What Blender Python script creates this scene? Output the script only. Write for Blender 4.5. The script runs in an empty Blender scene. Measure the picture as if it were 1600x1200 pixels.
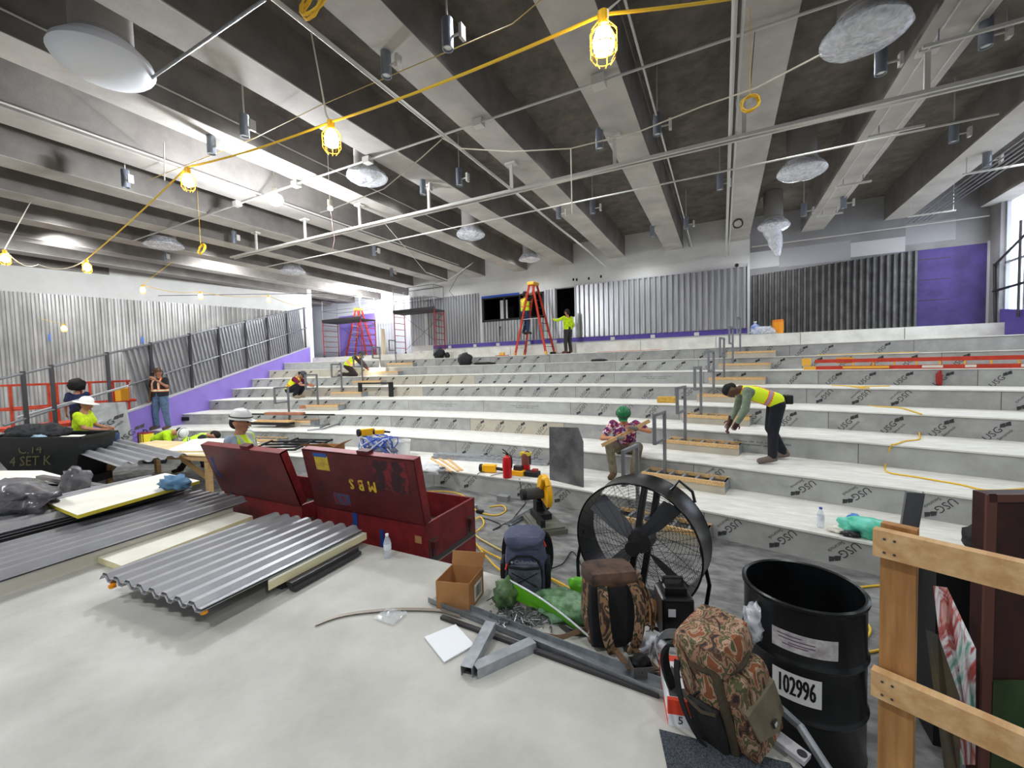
import bpy, bmesh, math, random
from mathutils import Vector, Matrix, noise
random.seed(7)
D=bpy.data; SC=bpy.context.scene; COL=SC.collection
PI=math.pi
def V(*a): return Vector(a if len(a)>1 else a[0])
# ------------------------------------------------------------------ camera
F_PX=650.75; YAW=math.radians(26.84); PIT=math.radians(-2.68); ROL=math.radians(-1.553); CH=2.35
_F=V(-math.sin(YAW)*math.cos(PIT), math.cos(YAW)*math.cos(PIT), math.sin(PIT))
_R=V(math.cos(YAW), math.sin(YAW), 0); _U=_R.cross(_F)
_R2=_R*math.cos(ROL)+_U*math.sin(ROL); _U2=_U*math.cos(ROL)-_R*math.sin(ROL)
camd=D.cameras.new('camera'); cam=D.objects.new('camera',camd); COL.objects.link(cam)
camd.sensor_width=36; camd.lens=F_PX/1600*36; camd.clip_end=200; camd.clip_start=.05
M=Matrix((( _R2.x,_U2.x,-_F.x,0),(_R2.y,_U2.y,-_F.y,0),(_R2.z,_U2.z,-_F.z,CH),(0,0,0,1)))
cam.matrix_world=M; SC.camera=cam
def G(u,v,z):
    "point on the horizontal plane z that the photograph shows at pixel u,v"
    d=_F+_R2*((u-800)/F_PX)-_U2*((v-600)/F_PX); t=(z-CH)/d.z
    return V(d.x*t,d.y*t,z)
# ------------------------------------------------------------------ world, exposure, large lights
SC.view_settings.view_transform='Standard'; SC.view_settings.look='None'
SC.view_settings.exposure=0.0; SC.view_settings.gamma=1; SC.view_settings.use_curve_mapping=False
w=D.worlds.new('world'); SC.world=w; w.use_nodes=True
bg=w.node_tree.nodes['Background']; bg.inputs[0].default_value=(.86,.93,1,1); bg.inputs[1].default_value=.42
def light(kind,loc,energy,color=(1,1,1),size=.1,rot=None,spot=None,sy=None):
    l=D.lights.new('lamp_or_fill_light',kind); l.energy=energy; l.color=color
    if kind=='AREA':
        l.size=size
        if sy: l.shape='RECTANGLE'; l.size_y=sy
    else: l.shadow_soft_size=size
    if spot: l.spot_size=spot; l.spot_blend=.6
    o=D.objects.new('lamp_or_fill_light',l); COL.objects.link(o); o.location=loc
    if rot: o.rotation_euler=rot
    return o
WHITE=(.93,.97,1.0); WARM=(1.0,.80,.50)
# added unseen fill spots, no lamp bodies: over stage, left wall and seating
for (x,y,e) in ((-9.0,-.9,600),(-2.6,-1.7,430),(3.6,-1.2,430),(-15.5,-.3,800)):
    light('SPOT',(x,y,6.2),e,WHITE,.2,(math.radians(12),0,0),math.radians(150))
for (x,y) in ((-18.2,1.0),(-17.6,5.2),(-16.6,9.4)): light('SPOT',(x,y,6.3),620,WHITE,.3,(0,math.radians(48),math.radians(-16)),math.radians(165))
for x in (-15.2,-10.9,-6.9,-2.6,1.5,5.7):
    for y in (4.6,8.2,11.8,15.0):
        if x==-15.2 and y>14: continue
        light('SPOT',(x,y,6.55),190,WHITE,.3,(0,0,0),math.radians(135))
# ------------------------------------------------------------------ materials
def lin(c):
    c=c/255.0
    return c/12.92 if c<=.04045 else ((c+.055)/1.055)**2.4
def rgb(r,g,b): return (lin(r),lin(g),lin(b),1)
MATS={}
def mat(name,col,rough=.7,metal=0,var=0,scale=8,bump=0,bscale=60,col2=None,emit=None,estr=1,alpha=None,trans=0,stretch=None,detail=5,spec=.4,contrast=(.35,.65)):
    if name in MATS: return MATS[name]
    m=D.materials.new(name); m.use_nodes=True; nt=m.node_tree; b=nt.nodes['Principled BSDF']
    c=rgb(*col); b.inputs['Base Color'].default_value=c; b.inputs['Roughness'].default_value=rough
    b.inputs['Metallic'].default_value=metal; b.inputs['Specular IOR Level'].default_value=spec
    tc=nt.nodes.new('ShaderNodeTexCoord'); src=tc.outputs['Object']
    if stretch:
        mp=nt.nodes.new('ShaderNodeMapping'); mp.inputs['Scale'].default_value=stretch
        nt.links.new(src,mp.inputs['Vector']); src=mp.outputs['Vector']
    if col2 or var:
        n=nt.nodes.new('ShaderNodeTexNoise'); n.inputs['Scale'].default_value=scale; n.inputs['Detail'].default_value=detail
        n.inputs['Roughness'].default_value=.6
        nt.links.new(src,n.inputs['Vector'])
        r=nt.nodes.new('ShaderNodeValToRGB')
        a=c; d=rgb(*col2) if col2 else tuple(max(0,x*(1-var)) for x in c[:3])+(1,)
        r.color_ramp.elements[0].position=contrast[0]; r.color_ramp.elements[1].position=contrast[1]
        r.color_ramp.elements[0].color=d; r.color_ramp.elements[1].color=a
        nt.links.new(n.outputs['Fac'],r.inputs['Fac']); nt.links.new(r.outputs['Color'],b.inputs['Base Color'])
    if bump:
        n2=nt.nodes.new('ShaderNodeTexNoise'); n2.inputs['Scale'].default_value=bscale; n2.inputs['Detail'].default_value=4
        nt.links.new(src,n2.inputs['Vector'])
        bp=nt.nodes.new('ShaderNodeBump'); bp.inputs['Strength'].default_value=bump; bp.inputs['Distance'].default_value=.02
        nt.links.new(n2.outputs['Fac'],bp.inputs['Height']); nt.links.new(bp.outputs['Normal'],b.inputs['Normal'])
    if emit:
        b.inputs['Emission Color'].default_value=rgb(*emit); b.inputs['Emission Strength'].default_value=estr
    if alpha is not None: b.inputs['Alpha'].default_value=alpha
    if trans: b.inputs['Transmission Weight'].default_value=trans
    MATS[name]=m; return m
def ramp_mat(name,cols,scale=6,rough=.8,distort=1.5,const=True,bump=0,metal=0,detail=3,stretch=None):
    if name in MATS: return MATS[name]
    m=D.materials.new(name); m.use_nodes=True; nt=m.node_tree; b=nt.nodes['Principled BSDF']
    b.inputs['Roughness'].default_value=rough; b.inputs['Metallic'].default_value=metal
    tc=nt.nodes.new('ShaderNodeTexCoord'); src=tc.outputs['Object']
    if stretch:
        mp=nt.nodes.new('ShaderNodeMapping'); mp.inputs['Scale'].default_value=stretch
        nt.links.new(src,mp.inputs['Vector']); src=mp.outputs['Vector']
    n=nt.nodes.new('ShaderNodeTexNoise'); n.inputs['Scale'].default_value=scale; n.inputs['Detail'].default_value=detail; n.inputs['Distortion'].default_value=distort
    nt.links.new(src,n.inputs['Vector'])
    r=nt.nodes.new('ShaderNodeValToRGB'); cr=r.color_ramp
    if const: cr.interpolation='CONSTANT'
    k=len(cols); cr.elements[0].position=0; cr.elements[0].color=rgb(*cols[0]); cr.elements[1].position=.36; cr.elements[1].color=rgb(*cols[1])
    for i in range(2,k):
        e=cr.elements.new(.36+.3*(i-1)/(k-1)); e.color=rgb(*cols[i])
    nt.links.new(n.outputs['Fac'],r.inputs['Fac']); nt.links.new(r.outputs['Color'],b.inputs['Base Color'])
    if bump:
        bp=nt.nodes.new('ShaderNodeBump'); bp.inputs['Strength'].default_value=bump; bp.inputs['Distance'].default_value=.01
        nt.links.new(n.outputs['Fac'],bp.inputs['Height']); nt.links.new(bp.outputs['Normal'],b.inputs['Normal'])
    MATS[name]=m; return m
# ------------------------------------------------------------------ mesh builder
class MB:
    def __init__(s): s.v=[]; s.f=[]; s.m=[]; s.mats=[]; s.cur=0; s.X=None
    def mat(s,m):
        if m not in s.mats: s.mats.append(m)
        s.cur=s.mats.index(m); return s
    def xf(s,M=None): s.X=M; return s
    def add(s,vs,fs,ms=None):
        o=len(s.v)
        if s.X is not None: vs=[s.X@Vector(p) for p in vs]
        s.v+= [tuple(p) for p in vs]; s.f+=[tuple(i+o for i in f) for f in fs]
        s.m+= ms if ms else [s.cur]*len(fs)
        return s
    def box(s,c,d,R=None):
        x,y,z=d[0]/2,d[1]/2,d[2]/2; c=Vector(c)
        vs=[Vector((a*x,b*y,e*z)) for a in(-1,1) for b in(-1,1) for e in(-1,1)]
        if R is not None: vs=[R@p for p in vs]
        s.add([p+c for p in vs],[(0,1,3,2),(4,6,7,5),(0,4,5,1),(2,3,7,6),(0,2,6,4),(1,5,7,3)]); return s
    def bb(s,a,b): return s.box([(a[i]+b[i])/2 for i in range(3)],[abs(b[i]-a[i]) for i in range(3)])
    def beam(s,p,q,wd,h,up=(0,0,1)):
        "rectangular bar from p to q, wd across, h along up"
        p=Vector(p);q=Vector(q);d=q-p;L=d.length;d.normalize();up=Vector(up)
        sx=d.cross(up)
        if sx.length<1e-4: sx=d.cross(Vector((1,0,0)))
        sx.normalize(); uz=sx.cross(d).normalized()
        R=Matrix((sx,d,uz)).transposed()
        return s.box((p+q)/2,(wd,L,h),R)
    def cyl(s,p,q,r,r2=None,n=12,caps=True):
        p=Vector(p);q=Vector(q);r2=r if r2 is None else r2;d=(q-p).normalized()
        a=d.cross(Vector((0,0,1)));
        if a.length<1e-3: a=Vector((1,0,0))
        a.normalize(); b=d.cross(a); vs=[]
        for c,rr in((p,r),(q,r2)):
            for i in range(n):
                t=2*PI*i/n; vs.append(c+a*(rr*math.cos(t))+b*(rr*math.sin(t)))
        fs=[(i,(i+1)%n,n+(i+1)%n,n+i) for i in range(n)]
        if caps: fs+=[tuple(range(n))[::-1],tuple(range(n,2*n))]
        return s.add(vs,fs)
    def tube(s,pts,r,n=6,closed=False):
        pts=[Vector(p) for p in pts]; k=len(pts); vs=[]; prev=None
        for i,p in enumerate(pts):
            if closed: d=pts[(i+1)%k]-pts[i-1]
            else: d=pts[min(i+1,k-1)]-pts[max(i-1,0)]
            d.normalize()
            if prev is None:
                a=d.cross(Vector((0,0,1)))
                if a.length<1e-2: a=d.cross(Vector((1,0,0)))
            else: a=prev-d*prev.dot(d)
            a.normalize(); prev=a; b=d.cross(a); rr=r[i] if isinstance(r,(list,tuple)) else r
            for j in range(n):
                t=2*PI*j/n; vs.append(p+a*(rr*math.cos(t))+b*(rr*math.sin(t)))
        fs=[]
        for i in range(k if closed else k-1):
            o=i*n;o2=((i+1)%k)*n
            for j in range(n): fs.append((o+j,o+(j+1)%n,o2+(j+1)%n,o2+j))
        if not closed: fs+=[tuple(range(n))[::-1],tuple(range((k-1)*n,k*n))]
        return s.add(vs,fs)
    def lathe(s,prof,c=(0,0,0),n=32,axis=None,cap=False):
        "prof: list of (r,z)"
        c=Vector(c); R=Matrix.Identity(3)
        if axis is not None: R=Vector((0,0,1)).rotation_difference(Vector(axis).normalized()).to_matrix()
        vs=[];k=len(prof)
        for r,z in prof:
            for i in range(n):
                t=2*PI*i/n; vs.append(c+R@Vector((r*math.cos(t),r*math.sin(t),z)))
        fs=[]
        for j in range(k-1):
            for i in range(n): fs.append((j*n+i,j*n+(i+1)%n,(j+1)*n+(i+1)%n,(j+1)*n+i))
        if cap: fs+=[tuple(range(n))[::-1],tuple(range((k-1)*n,k*n))]
        return s.add(vs,fs)
    def prism(s,poly,z0,z1):
        n=len(poly); vs=[(p[0],p[1],z0) for p in poly]+[(p[0],p[1],z1) for p in poly]
        fs=[tuple(range(n))[::-1],tuple(range(n,2*n))]+[(i,(i+1)%n,n+(i+1)%n,n+i) for i in range(n)]
        return s.add(vs,fs)
    def ext(s,poly,d):
        "3D polygon extruded by d"
        n=len(poly); d=Vector(d); a=[Vector(p) for p in poly]; vs=a+[p+d for p in a]
        fs=[tuple(range(n))[::-1],tuple(range(n,2*n))]+[(i,(i+1)%n,n+(i+1)%n,n+i) for i in range(n)]
        return s.add(vs,fs)
    def quad(s,*p): return s.add(p,[tuple(range(len(p)))])
    def grid(s,fn,nu,nv,th=None):
        vs=[fn(i/nu,j/nv) for j in range(nv+1) for i in range(nu+1)]; w=nu+1
        fs=[(j*w+i,j*w+i+1,(j+1)*w+i+1,(j+1)*w+i) for j in range(nv) for i in range(nu)]
        return s.add(vs,fs)
    def sphere(s,c,r,n=12,m=8,sc=(1,1,1)):
        c=Vector(c); vs=[c+Vector((0,0,r*sc[2]))]
        for j in range(1,m):
            ph=PI*j/m
            for i in range(n):
                t=2*PI*i/n; vs.append(c+Vector((r*sc[0]*math.sin(ph)*math.cos(t),r*sc[1]*math.sin(ph)*math.sin(t),r*sc[2]*math.cos(ph))))
        vs.append(c-Vector((0,0,r*sc[2]))); fs=[]
        for i in range(n): fs.append((0,1+i,1+(i+1)%n))
        for j in range(m-2):
            for i in range(n): fs.append((1+j*n+i,1+(j+1)*n+i,1+(j+1)*n+(i+1)%n,1+j*n+(i+1)%n))
        l=len(vs)-1; o=1+(m-2)*n
        for i in range(n): fs.append((l,o+(i+1)%n,o+i))
        return s.add(vs,fs)
    def rbox(s,c,d,r,R=None,seg=3):
        "rounded box: superellipsoid-like via bmesh bevel"
        bm=bmesh.new(); bmesh.ops.create_cube(bm,size=1)
        for v in bm.verts: v.co=Vector((v.co.x*d[0],v.co.y*d[1],v.co.z*d[2]))
        bmesh.ops.bevel(bm,geom=bm.edges[:],offset=r,segments=seg,affect='EDGES',profile=.6)
        bm.verts.ensure_lookup_table(); c=Vector(c)
        vs=[(R@v.co if R is not None else v.co)+c for v in bm.verts]; idx={v:i for i,v in enumerate(bm.verts)}
        fs=[tuple(idx[v] for v in f.verts) for f in bm.faces]; bm.free()
        return s.add(vs,fs)
    def build(s,name,m=None,parent=None,loc=None,rot=None,smooth=False,label=None):
        me=D.meshes.new(name); me.from_pydata(s.v,[],s.f)
        ms=s.mats if s.mats else [m]
        for x in ms: me.materials.append(x)
        if s.mats: me.polygons.foreach_set('material_index',s.m)
        me.update(); me.validate()
        if smooth:
            me.polygons.foreach_set('use_smooth',[True]*len(me.polygons))
            try: me.set_sharp_from_angle(angle=math.radians(38))
            except Exception: pass
        o=D.objects.new(name,me); COL.objects.link(o)
        if parent is not None: o.parent=parent
        if loc is not None: o.location=loc
        if rot is not None: o.rotation_euler=rot
        if label: o['label']=label
        return o
def tag(o,label=None,cat=None,group=None,kind=None):
    if label: o['label']=label
    if cat: o['category']=cat
    if group: o['group']=group
    if kind: o['kind']=kind
    return o
def empty(name,loc,rz=0,label=None,cat=None,group=None):
    o=D.objects.new(name,None); o.empty_display_size=.1; COL.objects.link(o); o.location=loc; o.rotation_euler=(0,0,rz)
    return tag(o,label,cat,group)
def struct(o): o['kind']='structure'; return o
KIDS={}
def copy_tree(o,parent=None):
    c=o.copy(); COL.objects.link(c); c.parent=parent
    for ch in list(o.children): copy_tree(ch,c)
    return c
def rotm(ax,deg): return Matrix.Rotation(math.radians(deg),3,ax)
def X4(loc,rz=0,rx=0,ry=0): return Matrix.Translation(Vector(loc))@Matrix.Rotation(rz,4,'Z')@Matrix.Rotation(ry,4,'Y')@Matrix.Rotation(rx,4,'X')
_TC={}
def text_geo(body,size):
    "verts, faces of flat lettering in the XY plane, centred"
    k=(body,size)
    if k in _TC: return _TC[k]
    cu=D.curves.new('lettering','FONT'); cu.body=body; cu.size=size; cu.align_x='CENTER'; cu.align_y='CENTER'; cu.resolution_u=2
    o=D.objects.new('lettering',cu); COL.objects.link(o); dg=bpy.context.evaluated_depsgraph_get()
    me=o.evaluated_get(dg).to_mesh(); vs=[v.co.copy() for v in me.vertices]; fs=[tuple(p.vertices) for p in me.polygons]
    o.evaluated_get(dg).to_mesh_clear(); D.objects.remove(o); D.curves.remove(cu)
    _TC[k]=(vs,fs); return _TC[k]
def put_text(mb,body,size,M4,sx=1):
    vs,fs=text_geo(body,size); mb.add([M4@Vector((v.x*sx,v.y,v.z)) for v in vs],fs); return mb
def frame4(o,x,y):
    "4x4 with local X along x, local Y along y, origin o"
    x=Vector(x).normalized(); y=Vector(y); y=(y-x*y.dot(x)).normalized(); z=x.cross(y)
    return Matrix(((x.x,y.x,z.x,o[0]),(x.y,y.y,z.y,o[1]),(x.z,y.z,z.z,o[2]),(0,0,0,1)))
# ================================================================== THE SETTING
XC,YC,R1,TD,H=-5.70,-21.0,27.57,1.234,.3392
YW=16.4; ZB=6.35; ZD=7.15; ZL=3.12
m_deck=mat('ceiling_sprayed',(120,112,104),.95,var=.35,scale=3,bump=.9,bscale=45,col2=(92,87,81))
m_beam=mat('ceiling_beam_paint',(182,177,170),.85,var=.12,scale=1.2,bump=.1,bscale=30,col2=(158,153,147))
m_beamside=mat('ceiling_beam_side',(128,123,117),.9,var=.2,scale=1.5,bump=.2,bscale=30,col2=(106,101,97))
m_stage=mat('stage_concrete',(202,200,193),.75,scale=1.6,col2=(176,174,167),bump=.08,bscale=25,detail=12)
m_floor=mat('slab_concrete',(140,139,136),.55,scale=3.4,col2=(90,90,88),bump=.25,bscale=14,detail=14,contrast=(.38,.64),stretch=(1,2.0,1))
m_tread=mat('tread_board',(226,224,216),.85,scale=3,col2=(204,201,192),stretch=(1,3,1),detail=8)
m_ris=[mat('riser_board_grey',(164,164,161),.85,scale=4,col2=(146,146,143),detail=7),mat('riser_board_warm',(184,176,158),.85,scale=4,col2=(174,167,154),detail=7),mat('riser_board_pale',(174,175,171),.85,scale=3,col2=(156,156,152),detail=7)]
m_joint=mat('joint_dark',(70,68,66),.9)
m_print=mat('board_print',(60,60,60),.9)
m_white=mat('wall_white',(206,205,201),.85,scale=1,col2=(194,193,189))
m_grey=mat('wall_grey',(150,148,148),.85,scale=.8,col2=(126,124,124))
m_purp=mat('wall_purple',(146,124,206),.8,scale=2,col2=(138,116,198))
m_purpd=mat('wall_purple_deep',(96,80,158),.8,scale=2,col2=(86,70,148))
m_cap=mat('cap_grey',(186,184,188),.7)
m_galv=mat('galvanised',(158,162,166),.42,.75,scale=14,col2=(134,138,142))
m_corr=mat('corrugated_metal',(186,186,188),.34,.6,scale=5,col2=(172,172,174),stretch=(1,1,.2))
m_steel=mat('dark_steel',(72,70,72),.5,.6)
m_rail=mat('rail_grey',(128,130,134),.45,.6)
m_black=mat('black_matt',(22,22,24),.6)
m_cond=mat('conduit_paint',(190,187,180),.6)
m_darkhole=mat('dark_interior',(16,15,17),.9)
def arc(R,a0,a1,n): return [(XC+R*math.sin(a0+(a1-a0)*i/n),YC+R*math.cos(a0+(a1-a0)*i/n)) for i in range(n+1)]
def sline(y): return -15.2-.5*(y-6)
def aL(R):
    "angle at which radius R meets the left stringer wall"
    a=-.2
    for _ in range(300):
        x=XC+R*math.sin(a); y=YC+R*math.cos(a)
        if x<=sline(y): return a
        a-=.004
    return a
def aR(R,xr=6.73): return math.asin((xr-XC)/R)
# lower floor
o=MB().bb((-32,-9,-.2),(12,20,0)).build('floor',m_floor); struct(o)
# stage
edge=[(-24,1.2),(-14,1.6),(-10,2.2),(-6.5,2.6),(-4.8,2.74),(-3.18,2.80),(-1.68,2.79),(-.9,2.73),(-.45,2.63),(-.05,2.42),(.15,2.18),(.3,1.9),(.42,1.5),(.55,1.0),(.75,.3),(1.0,-1),(1.2,-4)]
o=MB().prism([(-24,-4)]+edge[::1],0.0,.7).build('floor_stage',m_stage); struct(o)
# tiers
def usg(mb,M4,up,small=True):
    s=1
    put_text(mb,'USG',.115,M4@Matrix.Translation((-.07,0,0)))
    for k,(dx,dy) in enumerate(((.075,.01),(.125,-.012))):
        q=[(-.04,0,0),(0,.03,0),(.045,.012,0),(.006,-.03,0)]
        mb.add([M4@Vector((p[0]+dx,p[1]+dy,0)) for p in q],[(0,3,2,1)])
    if small: put_text(mb,'Securock',.05,M4@Matrix.Translation((.0,-.085,0)))
tiers=[]
for n in range(1,9):
    R=R1+TD*(n-1); Ro=R+TD+ (.0 if n<8 else 2.6)
    a0=aL(R); a1=aR(R); nb=max(4,int((a1-a0)*R/2.44)); ts=(a1-a0)/nb
    mb=MB(); zt=n*H; zb=(n-1)*H-(.02 if n>1 else 0)
    pr=MB()
    # treads
    inner=arc(R-.015,a0,a1,nb); b0=aL(Ro); b1=aR(Ro)
    outer=arc(Ro,b0,b1,nb)
    if n==8: outer=[(p[0],min(p[1],YW)) for p in outer]
    mb.mat(m_tread)
    for i in range(nb):
        p,q=inner[i],inner[i+1]; r,s_=outer[i+1],outer[i]
        mb.add([(*p,zt),(*q,zt),(*r,zt),(*s_,zt)],[(0,1,2,3)])
        # nosing face
        mb.add([(*p,zt),(*q,zt),(*q,zt-.024),(*p,zt-.024)],[(0,3,2,1)])
    inr=arc(R,a0,a1,nb)
    for i in range(nb):
        p,q=inr[i],inr[i+1]
        rr=random.Random(n*31+i*7); typ=rr.choice([0,0,0,1,1,2,3]); 
        if n<=2 : typ=rr.choice([1,1,1,2])
        if n==3 and i>nb-4: typ=rr.choice([0,3,2])
        mb.mat(m_ris[rr.choice([0,0,2]) if i>nb/2 else rr.choice([0,1,2,2])])
        mb.add([(*p,zb),(*q,zb),(*q,zt-.024),(*p,zt-.024)],[(0,1,2,3)])
        dv=V(q[0]-p[0],q[1]-p[1],0); L=dv.length; dv.normalize(); nrm=V(dv.y,-dv.x,0)
        mb.mat(m_joint); e=V(p[0],p[1],0)+nrm*.0015
        mb.add([e+V(0,0,zb),e+dv*.008+V(0,0,zb),e+dv*.008+V(0,0,zt-.03),e+V(0,0,zt-.03)],[(0,1,2,3)])
        e2=V(q[0],q[1],0)+nrm*.0015
        mb.add([e+V(0,0,zt-.030),e2+V(0,0,zt-.030),e2+V(0,0,zt-.0245),e+V(0,0,zt-.0245)],[(0,1,2,3)])  # dark strip drawn in as the shadow gap under the nosing
        zc=(zt+zb)/2-.01; w=.0
        ang=math.radians(rr.choice([42,46,50])) + (PI if typ==1 else 0)
        if typ in(0,1):
            k=int(L/.58)
            for j in range(k):
                if rr.random()<.12: continue
                o_=V(p[0],p[1],zc)+dv*(.3+j*.58)+nrm*.003
                Mx=frame4(o_,dv*math.cos(ang)+V(0,0,math.sin(ang)),V(0,0,math.cos(ang))-dv*math.sin(ang))
                usg(pr,Mx@Matrix.Scale(1.05 if n<3 else 1.12,4),None,n<6)
        elif typ==3 and n<7:
            for (t_,dz) in (('H  Fiberock   HH   4 x 8   interior panel   2022',.05),('abuse resistant   tapered edge',0)):
                o_=V(p[0],p[1],zc+dz)+dv*(L*.5)+nrm*.003
                put_text(pr,t_,.045,frame4(o_,dv,(0,0,1)))
    t=mb.build('floor_tier',None); struct(t); pr.build('board_print',m_print,parent=t)
    tiers.append(t)
# ledge in front of the back wall
mb=MB().mat(m_tread).bb((-13.4,15.92,2.6),(6.75,YW+.25,ZL)); mb.mat(m_joint)
for x in (-12.9,-10.4,-8.1,-5.2,-2.7,-.2,2.2,4.7): mb.bb((x,15.915,2.72),(x+.01,15.93,ZL-.02))
struct(mb.build('floor_ledge'))
# back wall (thick, with openings cut out as pieces)
mb=MB().mat(m_white)
W1=(-9.72,-6.68,4.28,5.38); W2=(-6.2,-5.3,4.22,5.44)
def wallx(x0,x1,z0,z1,y0=YW,y1=YW+.25): mb.bb((x0,y0,z0),(x1,y1,z1))
wallx(-13.9,W1[0],2.7,ZD); wallx(W1[0],W1[1],2.7,W1[2]); wallx(W1[0],W1[1],W1[3],ZD); wallx(W1[1],W2[0],2.7,ZD)
wallx(W2[0],W2[1],2.7,W2[2]); wallx(W2[0],W2[1],W2[3],ZD); wallx(W2[1],.82,2.7,ZD)
mb.mat(m_darkhole)
for x,z in ((-5.38,5.72),(-5.24,5.70),(-4.74,5.69),(-4.25,5.71)): mb.bb((x-.035,YW-.006,z-.05),(x+.035,YW,z+.05))
wb=struct(mb.build('wall_back'))
# dark projection room behind the openings
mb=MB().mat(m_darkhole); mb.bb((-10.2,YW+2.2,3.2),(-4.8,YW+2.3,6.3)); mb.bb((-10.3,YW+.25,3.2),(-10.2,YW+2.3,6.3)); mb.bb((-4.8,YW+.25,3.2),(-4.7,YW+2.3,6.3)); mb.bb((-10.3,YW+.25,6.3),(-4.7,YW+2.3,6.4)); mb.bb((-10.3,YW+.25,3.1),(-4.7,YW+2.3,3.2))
struct(mb.build('wall_projection_room'))
# black window frame in the wide opening with a pale panel behind
mb=MB(); x0,x1,z0,z1=W1
for a,b in (((x0,YW-.02,z0),(x1,YW+.1,z0+.1)),((x0,YW-.02,z1-.07),(x1,YW+.1,z1)),((x0,YW-.02,z0),(x0+.1,YW+.1,z1)),((x1-.08,YW-.02,z0),(x1,YW+.1,z1)),((-8.62,YW,z0),(-8.54,YW+.08,z1)),((-7.85,YW,z0),(-7.78,YW+.08,z1))): mb.bb(a,b)
wn=struct(mb.build('window_1',m_black))
MB().bb((x0,YW-.03,z1-.02),(x0+1.9,YW-.005,z1+.07)).build('masking_film',mat('blue_film',(40,78,170),.5),parent=wn,label='blue film strip along the top')
MB().bb((-9.05,YW+.5,z0+.1),(-8.68,YW+.54,z1-.1)).build('pale_panel',mat('pale_panel',(214,212,210),.8),parent=wn)
# corrugated cladding panels
def corr(mb,p,d,L,z0,z1,nrm,per=.2,dep=.045,flat=.3,z1b=None,z0b=None):
    p=Vector((p[0],p[1],0)); d=Vector((d[0],d[1],0)).normalized(); nr=Vector((nrm[0],nrm[1],0)).normalized()
    pts=[];k=int(L/per)
    for i in range(k):
        for (t,h) in ((0,0),(.32,0),(.5,1),(.82,1)): pts.append(((i+t)*per,h))
    pts.append((k*per,0))
    z1b=z1 if z1b is None else z1b; z0b=z0 if z0b is None else z0b
    vs=[];n=len(pts)
    for t,h in pts: 
        f=t/L; q=p+d*t+nr*(.01+h*dep); vs.append((q.x,q.y,z0+(z0b-z0)*f)); vs.append((q.x,q.y,z1+(z1b-z1)*f))
    mb.add(vs,[(2*i,2*i+2,2*i+3,2*i+1) for i in range(n-1)])
def corr_panel(par,*a,**k):
    m=k.pop('m',m_corr); mb=MB(); corr(mb,*a,**k); return mb.build('corrugated_panel',m,parent=par)
N_=(0,-1)
corr_panel(wb,(-13.85,YW),(1,0),1.0,3.4,5.8,N_,per=.17)
corr_panel(wb,(-12.85,YW),(1,0),3.1,3.4,5.62,N_,per=.15,dep=.08)
corr_panel(wb,(W1[0],YW),(1,0),W1[1]-W1[0],3.4,W1[2],N_,per=.15,dep=.08)
corr_panel(wb,(W1[1],YW),(1,0),.4,3.4,5.42,N_,per=.13)
corr_panel(wb,(W2[0],YW),(1,0),.9,3.4,W2[2],N_,per=.15)
corr_panel(wb,(W2[1],YW),(1,0),6.1,3.38,5.45,N_,per=.195,dep=.10)
# purple strip with white lumps along the foot of the cladding
mb=MB().mat(m_purpd).bb((-12.5,YW-.03,3.2),(.8,YW,3.37)); mb.mat(m_white)
for x in (-11.6,-10.2,-9.0,-7.5,-6.3,-3.9,-2.4,-.9): mb.bb((x,YW-.06,3.2),(x+.16,YW-.03,3.32))
struct(mb.build('trim_1'))
mb=MB().bb((.76,YW-.1,ZL),(.82,YW,5.55)); mb.bb((-6.24,YW-.05,3.4),(-6.18,YW,5.5)); mb.bb((-5.34,YW-.05,3.4),(-5.28,YW,5.5)); mb.bb((-5.3,YW-.06,5.45),(.82,YW,5.5)); struct(mb.build('trim_2',m_cap))
# grey wall to the right, set back a little
YR=YW+.25
mb=MB().mat(m_grey); mb.bb((.82,YR,2.7),(7.0,YR+.2,ZD)); mb.mat(m_white); mb.bb((.82,YW,2.7),(.84,YR,ZD))
mb.mat(mat('wall_patch_pale',(196,194,193),.85)); mb.bb((3.6,YR-.006,5.42),(4.9,YR,5.86)); mb.bb((.85,YR-.004,5.4),(1.7,YR,5.95))
mb.mat(mat('wall_patch_mid',(166,164,166),.85)); mb.bb((4.9,YR-.004,5.6),(6.0,YR,6.2)); mb.bb((1.7,YR-.003,5.35),(3.6,YR,5.95))
mb.mat(mat('wall_purple_dusty',(84,70,130),.85,scale=1.5,col2=(66,56,100))); mb.bb((4.8,YR-.01,3.12),(6.65,YR,5.4)); mb.mat(m_cap); mb.bb((6.65,YR-.03,3.12),(6.7,YR,5.45)); mb.mat(m_grey); mb.bb((6.7,YR-.5,2.7),(6.8,YR,ZD))
mb.mat(m_joint)
for z in (3.9,4.5,5.1): mb.bb((4.85,YR-.014,z),(5.9,YR-.01,z+.02))
w2=struct(mb.build('wall_back_right'))
corr_panel(w2,(.86,YR),(1,0),4.35,3.14,5.16,N_,per=.16,dep=.09,z1b=5.4,m=mat('corrugated_dusty',(116,115,113),.5,.5,scale=4,col2=(92,91,90)))
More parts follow.
